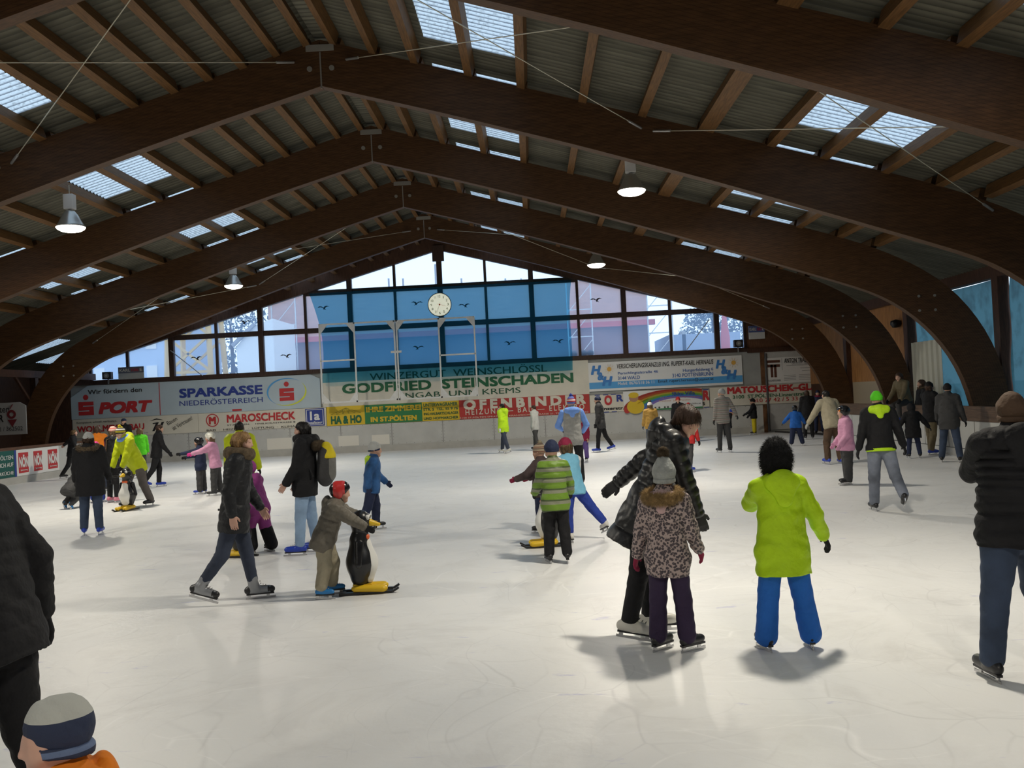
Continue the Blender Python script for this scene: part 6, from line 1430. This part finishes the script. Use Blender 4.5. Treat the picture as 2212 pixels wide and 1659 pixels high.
W('man in a grey body warmer with pale blue sleeves and striped bobble hat', 1243, 1049, 1.74, 3, LA=(18, 22, 62, 30), RA=(14, 24, 50, 30), LL=(2, 3, 2), RL=(-2, 3, 2), jacket=JK(CGRY, puff=.014, len=.07, sleeve=CPERI, hoodc=CPERI, vest=True), trousers=dict(m=CB, ease=.010), skates=CSKB, hat=dict(k='pompom', m=H_RWB, pm=CROY, r=.14), gloves=CB)
W('child in purple hidden behind the man in the grey body warmer', 1262, 996, 1.2, 150, child=.9, jacket=JK(CMAR, puff=.03), trousers=dict(m=cloth('purple', (.14, .09, .3)), ease=.02), skates=CSKB, hat=dict(k='beanie', m=CWH))
W('person in a neon lime hooded jacket and jeans walking along the red sign', 1092, 979, 1.62, 55, LA=(-14, 8, 20), RA=(16, 8, 20), LL=(-16, 2, 6, 15), RL=(16, 2, 6), jacket=JK(CNEON, puff=.036, len=.10, quilt=(4, 3, 4), qamp=.006, hood='down'), trousers=dict(m=CJDK, ease=.01), skates=CSKW, hair=(HK, 0), gloves=CWH)
W('person in pale grey striped wool passing the red sign', 1160, 973, 1.50, 60, LA=(-14, 10, 20), RA=(16, 10, 20), LL=(-10, 2, 6), RL=(10, 2, 6), jacket=JK(CLG, puff=.02, len=.07), trousers=dict(m=CDG), skates=CSKB, hair=(HB, 0), gloves=CGRY)
W('man in a dark jacket and cap gliding past the cream sign with blue skates', 1308, 976, 1.70, 80, lean=4, LA=(6, 8, 14), RA=(-12, 8, 20), LL=(12, 2, 8), RL=(-16, 3, 16, 15), jacket=JK(CDG, puff=.022, len=.10), trousers=dict(m=CB, ease=.006), skates=CSKATE, hat=dict(k='beanie', m=CN), gloves=CB)
# -- right of centre
W('person in a mustard puffer with a white and brown hat, seen from behind', 1400, 960, 1.42, 2, Y=29.0, child=.3, jacket=JK(CMUS, puff=.034, len=.07, quilt=(5, 3, 5), qamp=.008), trousers=dict(m=CJEAN, ease=.008), skates=CSKB, hat=dict(k='pompom', m=CWH, pm=CBRN, r=.2), hair=(HDB, .45), gloves=CB)
W('person in a dark coat and red beanie standing below the rainbow banner', 1461, 940, 1.5, 170, Y=33.6, child=.3, jacket=JK(CB, puff=.03, len=.10), trousers=dict(m=CB), skates=CSKB, hat=dict(k='beanie', m=CRED), face=True)
W('child in a lime jacket and red hat below the rainbow banner', 1491, 955, 1.28, -20, child=.8, jacket=JK(CLIME, puff=.03, len=.07, band=CRED), trousers=dict(m=CB, ease=.02), skates=CSKB, hat=dict(k='beanie', m=CRED), gloves=CRED)
W('skater in a red jacket and grey tights with blue skates behind the bending woman', 1489, 1020, 1.34, -40, child=.4, lean=8, LL=(14, 2, 10), RL=(-8, 3, 8), jacket=JK(CRED, puff=.02, len=.06), trousers=dict(m=CDG, ease=.0), skates=CSKATE, hair=(HB, .4), gloves=CB)
W('man in a striped wool sweater and grey beanie with one arm held out', 1567, 977, 1.73, 12, head=(40, 0), LA=(4, 6, 10), RA=(12, 34, 10), LL=(3, 3, 4), RL=(-3, 4, 2), jacket=JK(STRIPE_SW, puff=.008, len=.07, hood=None), trousers=dict(m=CDG, ease=.008), skates=CSKB, hat=dict(k='beanie', m=cloth('beanie_grey', (.28, .29, .29))), gloves=CB)
W('child in a blue hat bending low behind the man in the striped sweater', 1560, 946, 1.15, -80, child=.9, lean=52, head=(0, 10), LA=(40, 10, 20), RA=(40, 10, 20), LL=(26, 6, 20), RL=(-20, 4, 6, 20), jacket=JK(CB, puff=.03), trousers=dict(m=CDG, ease=.02), skates=CSKB, hat=dict(k='beanie', m=CROY), gloves=CB)
W('child in a black jacket and bright yellow trousers at the end boards', 1623, 936, 1.28, 70, Y=35.3, child=.8, LA=(30, 8, 30), RA=(20, 8, 20), jacket=JK(CB, puff=.028, len=.06), trousers=dict(m=CYEL, ease=.022), skates=CSKB, hat=dict(k='beanie', m=CB), gloves=CB)
W('child in a blue jacket and navy trousers with arms held out by the corner panels', 1722, 963, 1.14, -15, child=.9, lean=10, LA=(20, 46, 15), RA=(30, 30, 20), LL=(4, 10, 8), RL=(2, 12, 6), jacket=JK(CBLU, puff=.03, len=.06), trousers=dict(m=CN, ease=.03), skates=CSKB, hat=dict(k='helmet', m=HELM_K), gloves=CDG)
W('person with big dark hair and a dark coat behind the child in blue', 1748, 949, 1.55, 0, jacket=JK(CB, puff=.03, len=.1), trousers=dict(m=CB), skates=CSKB, hair=(HB, .35), gloves=CB)
W('person in navy with a red scarf standing below the glazier sign', 1771, 938, 1.5, 160, jacket=JK(CN, puff=.03, len=.1), trousers=dict(m=CN), skates=CSKB, hat=dict(k='beanie', m=CN), face=True, extras=(scarf(CMAR, .02),))
W('man in a beige jacket and brown trousers skating away with blue skates', 1803, 1003, 1.66, 10, lean=22, head=(0, -4), LA=(10, 38, 14), RA=(10, 20, 14), LL=(16, 3, 24), RL=(4, 3, 14), jacket=JK(CBEI, puff=.03, len=.06, hood=None), trousers=dict(m=CBRN, ease=.016), skates=CSKATE, hair=(HK, 0), gloves=CGRY)
W('girl in a pink jacket and black helmet standing in profile', 1833, 1047, 1.33, 88, child=.6, LA=(4, 4, 34), RA=(4, 6, 36), LL=(2, 2, 0), RL=(-2, 2, 0), jacket=JK(CPINK, puff=.034, len=.07, quilt=(4, 3, 4), qamp=.005), trousers=dict(m=CDG, ease=.03), skates=CSKB, hat=dict(k='helmet', m=HELM_K, goggle=CORG), face=True, skin=SKIN_P, gloves=CPINK)
W('skater in a green beanie, black jacket and washed grey jeans, seen from behind', 1890, 1104, 1.61, -6, anchor='L', lean=6, head=(-12, 6), LA=(-2, 14, 14), RA=(4, 20, 18), LL=(2, 3, 4), RL=(-20, 8, 26, 30), jacket=JK(CB, puff=.022, len=.015, band=CNEON, hoodc=CNEON), trousers=dict(m=CJGR, ease=.016, patch=mat('denim_faded', (.36, .35, .34), .8, var=.2, bump=.2, bscale=70)), skates=dict(m=CSKB), hat=dict(k='beanie', m=CGRB, tall=-.02), gloves=CB)
# -- by the side boards
W('boy in a khaki jacket sitting on the side boards', 0, 0, 1.55, 118, pos=(9.40, 24.15, 0), anchor='none', sit=1.22, child=.2, lean=16, head=(8, 10), LA=(40, 6, 20), RA=(40, 6, 20), LL=(78, 6, 74), RL=(74, 6, 66), jacket=JK(CKHA, puff=.026, len=.0), trousers=dict(m=CDG, ease=.012), skates=CSKATE, hair=(HB, .05), face=True, gloves=CB)
W('person in a dark jacket with a fur hood standing outside the boards', 0, 0, 1.78, 90, pos=(10.02, 24.6, 0), jacket=JK(CB, puff=.03, len=.1, fur=FUR_B), trousers=dict(m=CB), hair=(HB, .05))
W('child in a long dark coat and white laced skates spreading both arms', 1976, 990, 1.20, -5, child=.7, lean=6, LA=(4, 32, 8), RA=(4, 40, 10), LL=(4, 6, 10), RL=(0, 6, 6), jacket=JK(CB, puff=.03, len=.14, flare=.03, hood='down'), trousers=dict(m=CN, ease=.01), skates=dict(m=CSKB), hat=dict(k='hood', m=CB), gloves=CB)
W('skater in a dark hat and light trousers leaning against the side boards', 2012, 983, 1.66, -70, LA=(20, 8, 40), RA=(20, 12, 40), LL=(8, 3, 4), RL=(-6, 3, 10), jacket=JK(CB, puff=.026, len=.07), trousers=dict(m=CKHA, ease=.014), skates=CSKATE, hat=dict(k='beanie', m=CB), hair=(HB, .2), gloves=CB)
W('man in a dark jacket and blue jeans standing at the side boards', 2055, 999, 1.62, -35, LA=(10, 12, 24), RA=(4, 14, 14), LL=(6, 8, 6), RL=(-6, 9, 4), jacket=JK(CDG, puff=.03, len=.10), trousers=dict(m=CJEAN, ease=.014), skates=CSKB, hat=dict(k='beanie', m=CB), gloves=CB)
